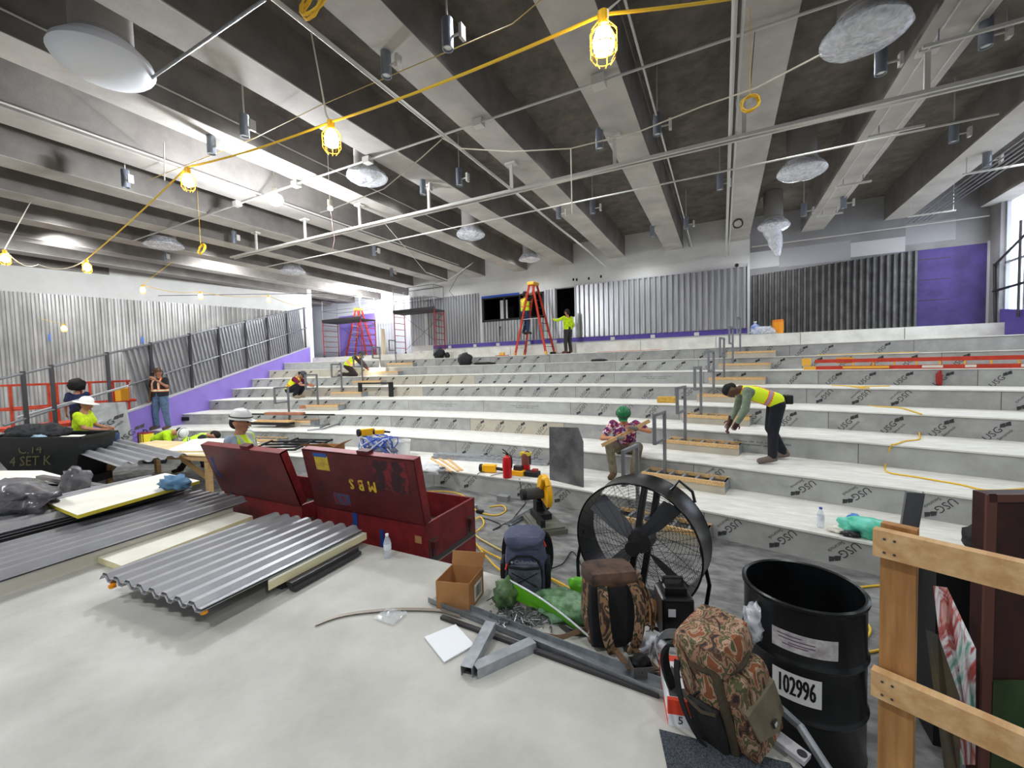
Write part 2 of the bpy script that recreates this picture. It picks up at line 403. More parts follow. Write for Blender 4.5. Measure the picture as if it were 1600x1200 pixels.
# right wall with window
mb=MB().mat(m_grey); 
for a,b in (((6.80,14.6,0),(7.0,YR+.2,ZL)),((6.80,14.6,6.55),(7.0,YR+.2,ZD)),((6.80,16.15,ZL),(7.0,YR+.2,6.55)),((6.80,5.0,0),(7.0,9.5,ZD)),((6.80,9.5,0),(7.0,14.6,2.9)),((6.80,9.5,6.6),(7.0,14.6,ZD))): mb.bb(a,b)
mb.mat(m_purpd); mb.ext([(6.73,5,0),(6.73,YR,0),(6.73,YR,3.55),(6.73,5,2.2)],(.07,0,0))
struct(mb.build('wall_right'))
mb=MB()
for y in (16.1,15.3,14.5,13.3,12.1,10.9,9.6): mb.bb((6.80,y,2.95),(6.88,y+.06,6.6))
for z in (3.2,4.7,6.5): mb.bb((6.80,9.5,z),(6.88,16.15,z+.06))
wn2=struct(mb.build('window_2',mat('window_frame',(170,172,176),.5,.3)))
MB().bb((6.90,9.5,3.0),(6.92,16.15,6.6)).build('pane',mat('window_glass',(235,240,246),.15,emit=(226,238,255),estr=3.2),parent=wn2)
mb=MB()
mb.tube([(6.66,16.2,3.14),(6.66,16.3,4.75)],.03,8); mb.tube([(6.66,15.2,3.2),(6.66,15.2,5.6)],.03,8); mb.tube([(6.66,16.3,4.0),(6.66,14.2,4.05)],.035,8); mb.tube([(6.66,16.3,4.7),(6.66,14.0,5.6)],.03,8)
tag(mb.build('guard_rail',m_steel),'dark tubular guard rail in front of the bright right window','railing')
# left: purple stringer wall and cap
def sp(y,z,off=0): return (sline(y)-off,y+ -off*.5*0,z)
mb=MB().mat(m_purp)
def ptop(y): return 1.28+.238*(y-5.55)
mb.ext([sp(4.4,0),sp(15.2,0),sp(15.2,ptop(15.2)),sp(4.4,ptop(4.4))],(-.12,0,0)); mb.mat(m_cap)
mb.ext([sp(4.4,ptop(4.4),-.02),sp(15.2,ptop(15.2),-.02),sp(15.2,ptop(15.2)+.05,-.02),sp(4.4,ptop(4.4)+.05,-.02)],(-.17,0,0))
struct(mb.build('wall_left_stringer'))
# far left wall
def lw(y): return -22.6+.2815*(y-5.16)
mb=MB().mat(m_white); mb.ext([(lw(-4),-4,0),(lw(15.2),15.2,0),(lw(15.2),15.2,ZD),(lw(-4),-4,ZD)],(-.2,0,0))
wl=struct(mb.build('wall_left'))
dl=V(lw(15)-lw(-2),17,0); 
m_wrap=mat('corrugated_wrapped',(196,194,190),.35,.15,scale=2.2,col2=(160,158,154),stretch=(1,1,.35),detail=8)
corr_panel(wl,(lw(-2),-2),dl,17.3,.1,5.42,(1,-.28),per=.2,dep=.10,m=m_wrap)
# recess at the far left corner
mb=MB().mat(mat('wall_bright_white',(225,227,232),.8)); mb.bb((-26,18.5,2),(-13.9,18.7,ZD)); mb.bb((-14.1,YW+.25,2),(-13.9,18.5,ZD)); mb.bb((-26,15.2,0),(lw(15.2),15.4,ZD))
mb.mat(m_purp); mb.bb((-21.3,18.46,3.1),(-18.3,18.5,5.6)); mb.mat(m_joint)
for z in (3.7,4.3,4.9): mb.bb((-20.0,18.45,z),(-18.3,18.46,z+.04))
wr=struct(mb.build('wall_recess'))
corr_panel(wr,(-18.3,18.46),(1,0),4.2,3.1,5.9,N_,per=.2,m=mat('corrugated_bright',(196,198,202),.4,.4))
mb=MB().mat(m_tread); mb.bb((-26,15.3,2.2),(-11.0,18.5,3.0)); struct(mb.build('floor_recess_landing'))
# ceiling deck and beams
mb=MB().bb((-32,-5,ZD),(12,19,ZD+.2)); ce=struct(mb.build('ceiling',m_deck))
k0=-11
for k in range(k0,5):
    x=.21+2.06*k; yl=18.4 if x<-14 else YW
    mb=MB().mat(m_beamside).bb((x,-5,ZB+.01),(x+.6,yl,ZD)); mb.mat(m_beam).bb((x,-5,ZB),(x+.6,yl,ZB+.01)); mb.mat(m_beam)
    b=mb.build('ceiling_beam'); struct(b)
# ================================================================== CEILING THINGS
m_cyl=mat('cylinder_grey',(132,138,148),.4,.4); m_lens=mat('lens_white',(228,228,224),.3)
m_yel=mat('yellow_cable',(232,188,50),.5); m_white_cable=mat('white_cable',(214,208,190),.6)
m_bulb=mat('bulb_glow',(255,230,170),.3,emit=(255,226,160),estr=45)
m_led=mat('led_glow',(255,255,255),.3,emit=(240,246,255),estr=14)
m_cage=mat('cage_yellow',(240,190,40),.4)
m_duct=mat('duct_grey',(150,146,142),.7,0)
def film_mat(name,col,al,sc=9):
    m=D.materials.new(name); m.use_nodes=True; nt=m.node_tree; b=nt.nodes['Principled BSDF']
    b.inputs['Base Color'].default_value=rgb(*col); b.inputs['Roughness'].default_value=.22; b.inputs['Alpha'].default_value=al
    tc=nt.nodes.new('ShaderNodeTexCoord'); n=nt.nodes.new('ShaderNodeTexNoise'); n.inputs['Scale'].default_value=sc; n.inputs['Distortion'].default_value=1.5
    nt.links.new(tc.outputs['Object'],n.inputs['Vector']); r=nt.nodes.new('ShaderNodeMapRange')
    r.inputs[1].default_value=.3; r.inputs[2].default_value=.7; r.inputs[3].default_value=max(0,al-.3); r.inputs[4].default_value=min(1,al+.25)
    nt.links.new(n.outputs['Fac'],r.inputs[0]); nt.links.new(r.outputs[0],b.inputs['Alpha'])
    bp=nt.nodes.new('ShaderNodeBump'); bp.inputs['Strength'].default_value=.3; bp.inputs['Distance'].default_value=.02
    nt.links.new(n.outputs['Fac'],bp.inputs['Height']); nt.links.new(bp.outputs['Normal'],b.inputs['Normal'])
    return m
m_film=film_mat('plastic_film',(230,232,238),.6); m_filmw=film_mat('plastic_film_white',(236,238,244),.95,5)
# downlights
def make_down():
    t=empty('cylinder_downlight',(0,0,0))
    mb=MB(); mb.lathe([(.0,.34),(.062,.34),(.066,.33),(.066,.0),(.055,0),(.052,.03)],n=20); b=mb.build('housing',m_cyl,parent=t,smooth=True)
    MB().lathe([(0,.02),(.05,.02)],n=20).build('lens',m_lens,parent=t)
    MB().cyl((.06,0,.12),(.19,0,.12),.014,n=8).box((.20,0,.12),(.04,.09,.16)).build('bracket',m_cond,parent=t)
    MB().cyl((0,0,.34),(0,0,ZD-6.02),.012,n=8).build('stem',m_cond,parent=t)
    return t
down0=make_down()
dl=[(700,77,'large grey cylinder downlight at the top centre beside a round junction box'),
(604,120,'grey cylinder downlight under the pale beam at upper left of centre'),
(383,214,'grey cylinder downlight left of the second glowing bulb'),
(937,233,'left one of the two grey cylinder downlights flanking the central beam'),
(1027,211,'right one of the two grey cylinder downlights flanking the central beam'),
(1376,116,'dark grey cylinder downlight just below the big wrapped diffuser at right'),
(1540,74,'large grey cylinder downlight at the top right corner'),
(197,293,'grey cylinder downlight on the pale beam left of the third bulb'),
(331,241,'small square dark fitting like a downlight on the bright beam'),
(718,290,'grey cylinder downlight behind the double strut near the long conduit'),
(661,304,'short bright cylinder downlight beside the wrapped diffuser duct'),
(926,334,'grey cylinder downlight at right of the fallen white cable end'),
(1125,297,'dark cylinder downlight beside the vertical conduit pair'),
(1318,326,'bright cylinder downlight between the right hand trapeze hangers'),
(1256,338,'small dim cylinder downlight left of the right hand trapeze beam'),
(585,399,'cylinder downlight above the left scaffold platform'),
(366,380,'cylinder downlight left of the double strut end'),
(258,408,'cylinder downlight under the left flat diffuser'),
(612,431,'small cylinder downlight above the bright recess'),
(1072,358,'cylinder downlight at the end of the central beam by the back wall'),
(1019,370,'small downlight just left of the central beam end'),
(1542,262,'cylinder downlight by the bright right window'),
(873,342,'small cylinder downlight left of the diffuser near the back wall'),
(1490,222,'dark cylinder downlight above the five parallel rods')]
for i,(u,v,lb) in enumerate(dl):
    o=down0 if i==0 else copy_tree(down0)
    o.location=G(u,v,6.05); tag(o,lb,'downlight','cylinder downlights under the ceiling')
    if u in(604,937,1125,258,1256,1019): o.rotation_euler=(0,0,PI) if False else (0,0,0)
for (u,v) in [(d[0],d[1]) for d in dl]:
    p=G(u,v,6.05)
    if p.y<14.5: pass
# round diffusers
def diffuser(x,y,z,r,lb,wrap,rr=1):
    t=empty('round_diffuser',(x,y,z),label=lb,cat='diffuser',group='round air diffusers on the ceiling ducts')
    MB().lathe([(r*.62,ZD-z-.01),(r*.62,.22),(r*.66,.2),(r*.66,.12),(r*.62,.1)],n=28).build('duct_collar',m_duct,parent=t,smooth=True)
    mb=MB(); mb.lathe([(r*.6,.12),(r*.8,.07),(r,.0),(r*1.0,-.015),(r*.8,.03),(r*.62,.07),(r*.6,.02),(r*.35,-.01),(0,-.015)],n=32); mb.build('diffuser_cone',mat('diffuser_white',(214,215,218),.4),parent=t,smooth=True)
    rnd=random.Random(int(x*7+y*13))
    if wrap:
        mb=MB()
        def fn(a,b):
            th=2*PI*a; q=b
            n1=noise.noise(Vector((math.cos(th)*2+x,math.sin(th)*2+y,q*3)))
            if q<.3: rad=r*(.7+.35*(q/.3)); zz=.16-.16*q/.3
            else: rad=r*1.05*(1-((q-.3)/.7)**1.6); zz=-.02-wrap*(1-((1-(q-.3)/.7)**2))*.9
            n1*=(0 if rr==0 else 1)
            rad*=1+.05*n1; zz+=.03*n1*(1 if q>.2 else .3)
            return V(rad*math.cos(th)+rr*wrap*.25*q,rad*math.sin(th),zz)
        mb.grid(fn,36,12); mb.build('plastic_wrap',mat('cover_white',(226,229,236),.35) if rr==0 else m_film,parent=t,smooth=True)
    return t
d1=diffuser(*G(162,92,6.1),.46,'large white round diffuser with smooth cover at the upper left corner',.24,rr=0)
diffuser(*G(573,276,6.2),.38,'film wrapped round diffuser right of the second glowing bulb',.12)
diffuser(*G(735,366,6.2),.40,'film wrapped round diffuser under the thin rod left of centre',.14)
diffuser(*G(827,405,6.2),.38,'bare looking round diffuser closest to the back wall by the ladder',.04)
diffuser(*G(1350,52,6.15),.42,'large round diffuser bagged in crumpled film at the upper right',.12)
diffuser(*G(1252,266,6.2),.43,'film wrapped round diffuser with a drooping corner right of the vertical conduits',.16)
dt=diffuser(*G(1208,352,6.2),.40,'round diffuser with a long twisted plastic tail near the back wall',.2)
mb=MB(); 
def fn(a,b):
    th=2*PI*a; rad=.2*(1-b)**.7+.05; n1=noise.noise(Vector((math.cos(th)*1.5,math.sin(th)*1.5,b*4)))
    return V(rad*math.cos(th)*(1+.3*n1)+.12*b,rad*math.sin(th),-.15-.75*b)
mb.grid(fn,20,10); mb.build('plastic_tail',m_filmw,parent=dt,smooth=True)
diffuser(*G(256,383,6.2),.48,'wide flat round diffuser at left below the yellow cable coil',.05)
diffuser(*G(457,424,6.2),.44,'film wrapped round diffuser above the far left corner',.08)
# work lamps on the yellow string
def bulb(u,v,z,lb,e=24,sc=1):
    p=G(u,v,z); t=empty('caged_work_lamp',p,label=lb,cat='work lamp',group='caged bulbs on the temporary light string')
    MB().cyl((0,0,.07),(0,0,.13),.026,n=12).build('socket',m_cage,parent=t)
    mb=MB(); mb.lathe([(.018,.07),(.036,.045),(.05,0),(.044,-.04),(.0,-.065)],n=16); mb.build('bulb',m_bulb,parent=t,smooth=True)
    mb=MB()
    for k in range(8):
        a=2*PI*k/8; c,s=math.cos(a),math.sin(a)
        mb.tube([(c*.03,s*.03,.08),(c*.062,s*.062,.04),(c*.062,s*.062,-.06),(c*.035,s*.035,-.1)],.0024,5)
    for z_ in (.03,-.03,-.075): mb.tube([(.062*math.cos(2*PI*i/16)*(1 if z_>-.07 else .85),.062*math.sin(2*PI*i/16)*(1 if z_>-.07 else .85),z_) for i in range(16)],.0024,5,True)
    mb.build('cage',m_cage,parent=t)
    l=light('POINT',(0,0,0),e,WARM,.05); l.parent=t
    t.scale=(sc,)*3
    return p
bl=[(943,65,4.05,'nearest caged work lamp glowing at the top right of centre'),(518,218,4.25,'glowing caged work lamp left of the wrapped diffuser'),(294,283,4.3,'glowing caged lamp at the bend of the yellow cable'),(136,418,4.2,'glowing caged lamp where the yellow cable reaches the left wall'),(8,404,4.2,'glowing caged lamp at the extreme left edge'),(100,513,3.7,'glowing lamp hanging low before the wrapped left wall'),(223,453,4.6,'small distant lamp above the left wall dangling by a hook'),(313,463,4.6,'small distant lamp in the middle of the far row'),(420,468,4.7,'small distant lamp nearest the far left corner')]
bp_=[bulb(*b,e=(24 if i<3 else 110),sc=(1.15 if i<2 else 1.0)) for i,b in enumerate(bl)]
up=V(0,0,.14)
def cable(name,pts,r,m,lb,cat='cable',n=6,sag=0):
    out=[]
    for i in range(len(pts)-1):
        a=Vector(pts[i]);b=Vector(pts[i+1])
        for j in range(10):
            t=j/10; p=a.lerp(b,t); p.z-=sag*4*t*(1-t); out.append(p)
    out.append(Vector(pts[-1]))
    return tag(MB().tube(out,r,n).build(name,m,smooth=True),lb,cat)
cable('string_cable',[G(1330,-40,5.0),bp_[0]+up,bp_[1]+up,bp_[2]+up,bp_[3]+up],.009,m_yel,'yellow electric cable strung across the hall between the glowing lamps','cable',sag=.03)
cable('string_cable',[bp_[3]+up,G(60,413,4.3),bp_[4]+up],.008,m_white_cable,'slack pale cable between the two lamps at the left edge','cable',sag=.12)
cable('string_cable',[G(60,497,4.2),bp_[5]+V(0,0,.1)],.006,m_yel,'short yellow cable feeding the low lamp at the left wall')
cable('string_cable',[G(268,410,5.4),bp_[6]+up],.006,m_yel,'thin yellow cable holding the small far lamp')
cable('string_cable',[bp_[6]+up,bp_[7]+up,bp_[8]+up,G(478,478,4.9)],.007,m_yel,'yellow cable along the row of small far lamps','cable',sag=.1)
cable('thin_line',[G(880,-30,6.2),G(800,38,6.2),G(500,165,6.2),G(400,215,6.25),G(230,282,6.25)],.006,mat('cord_ochre',(176,152,84),.6),'thin ochre cord running parallel above the yellow lamp cable','cord')
cable('hanger_rope',[G(486,50,6.1),G(510,180,4.7),bp_[1]+up],.008,m_white_cable,'white rope holding the second glowing lamp','rope')
cable('hanger_rope',[G(974,-5,5.6),bp_[0]+up],.007,m_white_cable,'pale rope holding the nearest glowing lamp','rope')
cable('hanger_rope',[G(48,315,6.0),bp_[4]+up],.009,m_white_cable,'white rope slanting down to the lamp at the left edge','rope')
cable('hanging_strap',[G(256,222,6.34),G(257,282,5.5)],.008,m_white_cable,'loose white strap hanging from the left conduit','strap')
cable('drooping_cable',[G(690,215,5.9),G(720,232,5.7),G(800,237,5.6),G(892,232,5.6),G(1000,205,5.6),G(1100,165,5.6),G(1180,138,5.5),G(1283,85,5.4)],.009,m_white_cable,'white cable drooping from the conduit to the big wrapped diffuser','cable')
cable('drooping_cable',[G(690,218,5.9),G(660,245,5.6),G(600,295,5.2),G(516,328,5.2),G(500,332,5.2)],.008,m_white_cable,'white cable running from the conduit past the wrapped diffuser to the small led lamp','cable')
cable('hanging_strap',[G(892,232,5.6),G(894,334,4.7)],.010,m_white_cable,'white cable end hanging straight down in the centre','cable')
cable('drooping_cable',[G(600,348,5.8),G(640,395,5.6),G(665,425,5.4),G(700,438,5.3),G(740,410,5.6)],.008,m_white_cable,'grey cable looping below the ceiling before the right scaffold','cable')
cable('drooping_cable',[G(740,410,5.6),G(715,432,5.2),G(702,455,4.9),G(715,470,4.6)],.006,m_joint,'thin dark wire hanging beside the right scaffold','wire')
cable('hanging_strap',[G(517,328,5.35),G(523,375,4.8),G(520,388,4.7)],.008,mat('cable_pink',(206,166,156),.6),'pinkish cable end hanging under the small led lamp','cable')
# coils of yellow cable
def coil(p,r,lb,turn=5,tilt=.5):
    pts=[]
    rnd=random.Random(int(p[0]*100))
    for i in range(turn*14):
        a=2*PI*i/14; rr=r*(1+.12*math.sin(i*.7)+rnd.uniform(-.04,.04)); pts.append((p[0]+rr*math.cos(a),p[1]+rr*.35*math.sin(a)+rnd.uniform(-.01,.01)+.01*(i//14),p[2]+rr*math.sin(a)*1.1))
    return tag(MB().tube(pts,.008,5).tube([V(*p)+V(0,0,r),V(p[0],p[1],ZD)],.004,5).build('cable_coil',m_yel,smooth=True),lb,'cable coil')
coil(G(487,-2,5.3),.13,'yellow cable coil cut by the top edge of the picture')
coil(G(1172,160,5.3),.09,'yellow cable coil hanging from a rod near the vertical conduits')
coil(G(314,389,5.4),.12,'yellow cable coil hanging right of the flat diffuser')
o=coil(G(1153,349,6.2),.12,'black cable coil stuck under the beam near the back wall'); o.data.materials[0]=m_joint
# led lamps
def led(u,v,z,e,lb,r=.1):
    p=G(u,v,z); t=empty('led_work_lamp',p,label=lb,cat='work lamp')
    mb=MB(); mb.sphere((0,0,0),r,16,10,(1,1,.8)); mb.build('glowing_bulb',m_led,parent=t,smooth=True)
    MB().cyl((0,0,r*.7),(0,0,r*.7+.12),.045,n=12).build('lamp_neck',m_white_cable,parent=t)
    MB().cyl((0,0,r*.7+.12),(0,0,ZD-p.z),.006,n=6).build('lamp_cord',m_white_cable,parent=t)
    l=light('POINT',(0,0,-.02),e,(.90,.94,1),r*1.05); l.parent=t
    return t
led(430,312,5.8,3600,'brilliant white led work lamp under the left beams',.15)
led(516,326,5.4,60,'small bluish led lamp hanging with a pink cable end',.05)
led(562,462,6.1,3600,'brilliant white lamp in the far recess behind the left scaffold',.12)
# struts and conduits
zS=5.8
mb=MB(); yS=7.56
for dy in (0,.11): mb.beam((-13.2,yS+dy,zS),(6.9,yS+dy+.02,zS),.045,.05)
st=mb.build('strut_rail',m_cond)
tag(st,'long pale double strut crossing the hall below the beams','strut')
for x in (-12.0,-9.9,-7.9,-5.8,-3.75,-1.7,.3,2.42):
    MB().bb((x-.02,yS+.03,zS),(x+.04,yS+.07,ZB-.01)).bb((x-.1,yS-.02,ZB-.04),(x+.12,yS+.12,ZB)).build('strut_hanger',m_cond,parent=st)
def pipe(pts,r,m,lb,name='conduit_pipe',cat='conduit'):
    return tag(MB().tube([Vector(p) for p in pts],r,8).build(name,m,smooth=True),lb,cat)
pp=pipe([(-14,8.84,5.8),(3.6,8.8,5.8)],.017,m_cond,'thin pale pipe crossing the hall just beyond the double strut')
pp2=pipe([(-15.5,6.1,6.27),(-7.5,6.0,6.27),(4.5,5.97,6.27)],.018,m_cond,'pale conduit crossing the beams nearest the camera with a square junction box')
MB().bb((-1.62,5.88,6.2),(-1.44,6.06,6.33)).build('junction_box',m_cond,parent=pp2)
for x in (-10.2,-8.1,-6.05,-3.6): MB().bb((x,5.95,6.22),(x+.16,6.08,6.33)).build('junction_box',m_cond,parent=pp2)
pipe([(-3.74,-2,5.83),(-3.74,13.0,5.83),(-3.9,15.9,5.9)],.026,m_cond,'long pale conduit running away from the top left of centre to the back wall')
cp=pipe([(.12,-2,5.85),(.12,16.3,5.85)],.028,m_cond,'left pipe of the vertical looking conduit pair beside the central right beam')
pipe([(.2,-2,5.87),(.2,16.3,5.87)],.016,m_cond,'right thin pipe of the vertical looking conduit pair')
pipe([G(415,-2,6.0),G(240,120,6.0),G(225,134,6.05)],.017,m_galv,'short bright pipe from the top edge down to the large white diffuser')
pipe([(-5.35,2,6.34),(-5.35,16,6.34)],.012,m_cond,'thin conduit strapped along the left middle beam')
pipe([(-.95,2,6.34),(-.95,16.2,6.34)],.016,m_cond,'thin conduit strapped along the right edge of the central beam')
pipe([(-1.02,2,6.33),(-1.02,16.2,6.33)],.010,m_steel,'dark wire strapped along the central beam')
pipe([(2.42,2,6.33),(2.42,15,6.3)],.010,m_cond,'thin rod along the underside of the right trapeze beam')
pipe([(2.75,2,6.33),(2.75,15,6.3)],.010,m_cond,'second thin rod along the underside of the right trapeze beam')
pipe([(-7.4,1,6.6),(-7.4,12,6.6)],.014,m_cond,'thin conduit on the side of the bright left beam')
pipe([(-9.3,1,6.34),(-9.3,14,6.34)],.016,m_cond,'conduit under the bright beam at far left')
for y,(xa,xb) in ((7.2,(2.25,3.15)),(9.6,(2.3,3.05)),(12.0,(2.3,2.95)),(14.2,(2.3,2.9))):
    tp=tag(MB().beam((xa,y,6.18),(xb,y,6.18),.04,.04).build('trapeze_hanger',m_cond),{7.2:'nearest pale trapeze bar under the right beam',9.6:'second pale trapeze bar under the right beam',12.0:'third pale trapeze bar under the right beam',14.2:'farthest short trapeze bar under the right beam'}[y],'hanger bar','trapeze bars under the right beam')
    MB().cyl((xa+.15,y,6.18),(xa+.15,y,ZB),.008,n=6).cyl((xb-.15,y,6.18),(xb-.15,y,ZB),.008,n=6).build('hanger_rod',m_galv,parent=tp)
for i in range(5):
    x=4.7+.11*i
    pipe([(x,5,6.05),(x,15.8,6.05)],.012,m_galv,['leftmost','second','middle','fourth','rightmost'][i]+' of the five parallel pipes under the ceiling at right')
for y,nm in ((9.2,'near'),(12.1,'middle'),(15,'far')): tag(MB().beam((4.45,y,6.02),(5.4,y,6.02),.04,.035).cyl((4.5,y,6.0),(4.5,y,ZD),.007,n=6).cyl((5.35,y,6.0),(5.35,y,ZD),.007,n=6).build('trapeze_hanger',m_cond),nm+' trapeze bar carrying the five parallel pipes','hanger bar','trapeze bars of the five pipes')
pipe([(.9,16.45,6.1),(6.6,16.45,6.1)],.02,m_cond,'pale pipe running along the top of the right back wall')
pipe([(-20.9,9.0,5.6),(-15,12.5,5.6)],.012,m_joint,'dark thin pipe high in the far left corner')
# dark rod with clip that holds the hanging coil
cable('hanger_rod',[G(1184,-5,6.9),G(1172,140,5.45)],.006,m_galv,'thin shiny wire holding the yellow coil at right','wire')
# ================================================================== SHEETS, CHESTS, TABLE, CART
m_red=mat('chest_red',(138,40,42),.5,.2,scale=5,col2=(104,30,34),detail=8)
m_redd=mat('chest_red_worn',(102,36,38),.55,.15,scale=4,col2=(74,28,31),detail=9)
m_wood=mat('pine_wood',(222,188,136),.7,scale=3,col2=(196,152,98),stretch=(14,1.2,14),detail=6)
m_ply=mat('plywood',(226,204,160),.75,scale=4,col2=(208,182,134))
m_card=mat('cardboard',(176,128,80),.85,scale=6,col2=(160,112,68))
m_cream=mat('board_cream',(232,229,216),.8,scale=3,col2=(220,216,202))
m_foam=mat('foam_yellow',(214,196,62),.8)
m_foamp=mat('foam_cream',(224,214,172),.85)
m_sheet=mat('sheet_metal',(166,166,169),.38,.5,scale=3,col2=(154,154,158),stretch=(1,1,1))
def csheet(mb,o,d1,L,d2,W,per=.16,dep=.035,th=.006,ph=0):
    o=Vector(o);d1=Vector(d1).normalized();d2=Vector(d2).normalized();nr=d1.cross(d2)
    if nr.z<0: nr=-nr
    k=int(W/per); pr=[]
    for i in range(k):
        for t,h in ((0,0),(.28,0),(.46,1),(.78,1)): pr.append(((i+t)*per,h*dep))
    pr.append((k*per,0)); n=len(pr); vs=[]
    for e in (0,L):
        for s in (0,-th):
            for t,h in pr: vs.append(o+d1*e+d2*t+nr*(h+s))
    fs=[]
    for i in range(n-1):
        fs+=[(i,i+1,2*n+i+1,2*n+i),(n+i,3*n+i,3*n+i+1,n+i+1),(i,n+i,n+i+1,i+1),(2*n+i,2*n+i+1,3*n+i+1,3*n+i)]
    fs+=[(0,2*n,3*n,n),(n-1,2*n-1,4*n-1,3*n-1)]
    mb.add(vs,fs)
def slab(pts,th,name,m,lb,cat,medge=None):
    "board whose top outline is given by points; side faces may have their own material"
    a=[Vector(p) for p in pts];n=len(a); mb=MB().mat(m); vs=a+[p-V(0,0,th) for p in a]
    mb.add(vs,[tuple(range(n)),tuple(range(n,2*n))[::-1]]); mb.mat(medge or m)
    mb.add(vs,[(i,i+n,(i+1)%n+n,(i+1)%n) for i in range(n)])
    o=mb.build(name); return tag(o,lb,cat)
# front stack of corrugated sheets (two sheets), lying on foam board
zt=.86
A=G(158,900,zt);B=G(314,952,zt);C=G(566,828,zt);Dd=A+(C-B)
d1=(C-B);L=d1.length;d2=(A-B);W=d2.length
for j,(dz,sh,lb) in enumerate(((0,0,'upper grey corrugated sheet of the front pair, overhanging the white floor'),(-.016,.012,'lower grey corrugated sheet of the front pair'))):
    mb=MB(); csheet(mb,B+V(0,0,dz)-d1.normalized()*sh,d1,L,d2,W,per=W/8.02,dep=.034,th=.005)
    tag(mb.build('corrugated_sheet',m_sheet),lb,'metal sheet','corrugated sheets in the front stack')
u1=d1.normalized();u2=d2.normalized()
p0=B+u1*.12-u2*.03; 
slab([V(p.x,p.y,zt-.03) for p in (p0+u1*(L-.1),p0+u1*(L-.1)+u2*W,p0+u2*W+u1*1.0,p0+u1*.75+u2*.6,p0+u1*.3)],.06,'insulation_board',m_cream,'cream foam board under the front pair of corrugated sheets','board',m_foamp)
p1=B-u2*.10+u1*.55
mb=MB(); 
for k,(dz,o2) in enumerate(((.7+.03,0),(.7+.06,.03),(.7+.02,.14))): mb.beam(V((p1+u2*o2).x,(p1+u2*o2).y,dz),V((p1+u1*(L-.7)+u2*o2).x,(p1+u1*(L-.7)+u2*o2).y,dz),.06,.03)
tag(mb.build('metal_trim_strips',m_steel),'dark metal trim strips on the floor beside the front stack','metal strips')
mb=MB(); 
for q,tz in ((p0+u1*.7+u2*.1,0),(p0+u1*.9+u2*(W-.2),0),(p0+u1*(L-.5)+u2*.2,0),(p0+u1*(L-.6)+u2*(W-.2),0)): mb.bb((q.x-.06,q.y-.06,.7),(q.x+.06,q.y+.06,zt-.088))
tag(mb.build('support_blocks',m_wood),'wooden blocks hidden under the front stack','block')
def puck(p,lb,sub=0):
    mb=MB(); mb.cyl(p,p+V(0,0,.012),.022,n=14).cyl(p+V(.006,-.004,.013),p+V(.006,-.004,.024),.022,n=14).cyl(p+V(-.002,.006,.025),p+V(-.002,.006,.036),.018,n=14)
    return tag(mb.build('magnet_puck',mat('orange_plastic',(250,160,20),.5)),lb,'marker')
pk=puck(G(319,958,.80),'orange plastic plugs clipped on the right corner of the front sheets'); 
pk2=puck(G(176,918,.80),'orange plug peeking out below the left corner of the front sheets')
# second stack, left
zt2=.84
a0=G(-60,935,.80); a1=G(388,788,.80)
dA=(a1-a0); LA=dA.length; n2=Vector((-dA.y,dA.x,0)).normalized()
mb=MB(); csheet(mb,V(a0.x,a0.y,zt2),dA,LA,n2,.92,per=.153,dep=.05,th=.005); tag(mb.build('corrugated_sheet',m_sheet),'long grey corrugated sheet at the left, in front of the taller stack','metal sheet')
mb=MB(); csheet(mb,V(a0.x,a0.y,zt2-.02)+dA.normalized()*.15+n2*.02,dA,LA-.25,n2,.92,per=.16,dep=.034,th=.005); tag(mb.build('corrugated_sheet',m_sheet),'grey corrugated sheet directly beneath the long left one','metal sheet')
slab([V(*(a0+n2*.05)[:2],zt2-.03),V(*(a0+dA*.93+n2*.05)[:2],zt2-.03),V(*(a0+dA*.93+n2*.9)[:2],zt2-.03),V(*(a0+n2*.9)[:2],zt2-.03)],.11,'packing_board',m_cream,'pale packing board beneath the long left sheets','board')
# third, higher stack behind it
b0=a0+n2*.98; b1=b0+dA*.985
for j in range(3):
    mb=MB(); csheet(mb,V(b0.x,b0.y,.955-.03*j)+n2*.01*j,dA,LA*.985,n2,.96,per=.16,dep=.05,th=.005)
    tag(mb.build('corrugated_sheet',m_sheet),['top','middle','bottom'][j]+' corrugated sheet of the tall stack under the yellow edged board','metal sheet','corrugated sheets of the tall left stack')
slab([V(*(b0+n2*.05)[:2],.90),V(*(b0+dA*.95+n2*.05)[:2],.90),V(*(b0+dA*.95+n2*.9)[:2],.90),V(*(b0+n2*.9)[:2],.90)],.19,'packing_board',m_steel,'dark packing under the tall left stack','board')
# yellow edged board on top
slab([G(121,805,1.04),G(312,751,1.04),G(258,739,1.04),G(72,785,1.04)],.035,'insulation_board',m_cream,'cream faced foam board with bright yellow edges on top of the tall stack','board',m_foam)
# white board between stacks
slab([G(190,884,.76),G(395,806,.76),G(345,795,.76),G(146,868,.76)],.055,'insulation_board',m_cream,'white foam board lying between the front pair and the long left sheets','board',m_foamp)
slab([G(-90,760,.735),G(60,755,.735),G(110,747,.735),G(65,735,.735),G(-90,736,.735)],.03,'white_board',m_cream,'white board on the stage at the far left edge','board')
mb=MB()
for (u0,v0,u1_,v1_) in ((8,757,165,764),(20,750,150,770),(62,745,170,762),(35,762,120,775),(0,768,100,778)):
    p=G(u0,v0,.76);q=G(u1_,v1_,.76); mb.beam(p,q,.09,.05)
tag(mb.build('metal_offcuts',mat('offcut_grey',(112,108,108),.5,.4)),'dark metal offcut strips piled left of the yellow edged board','offcuts')
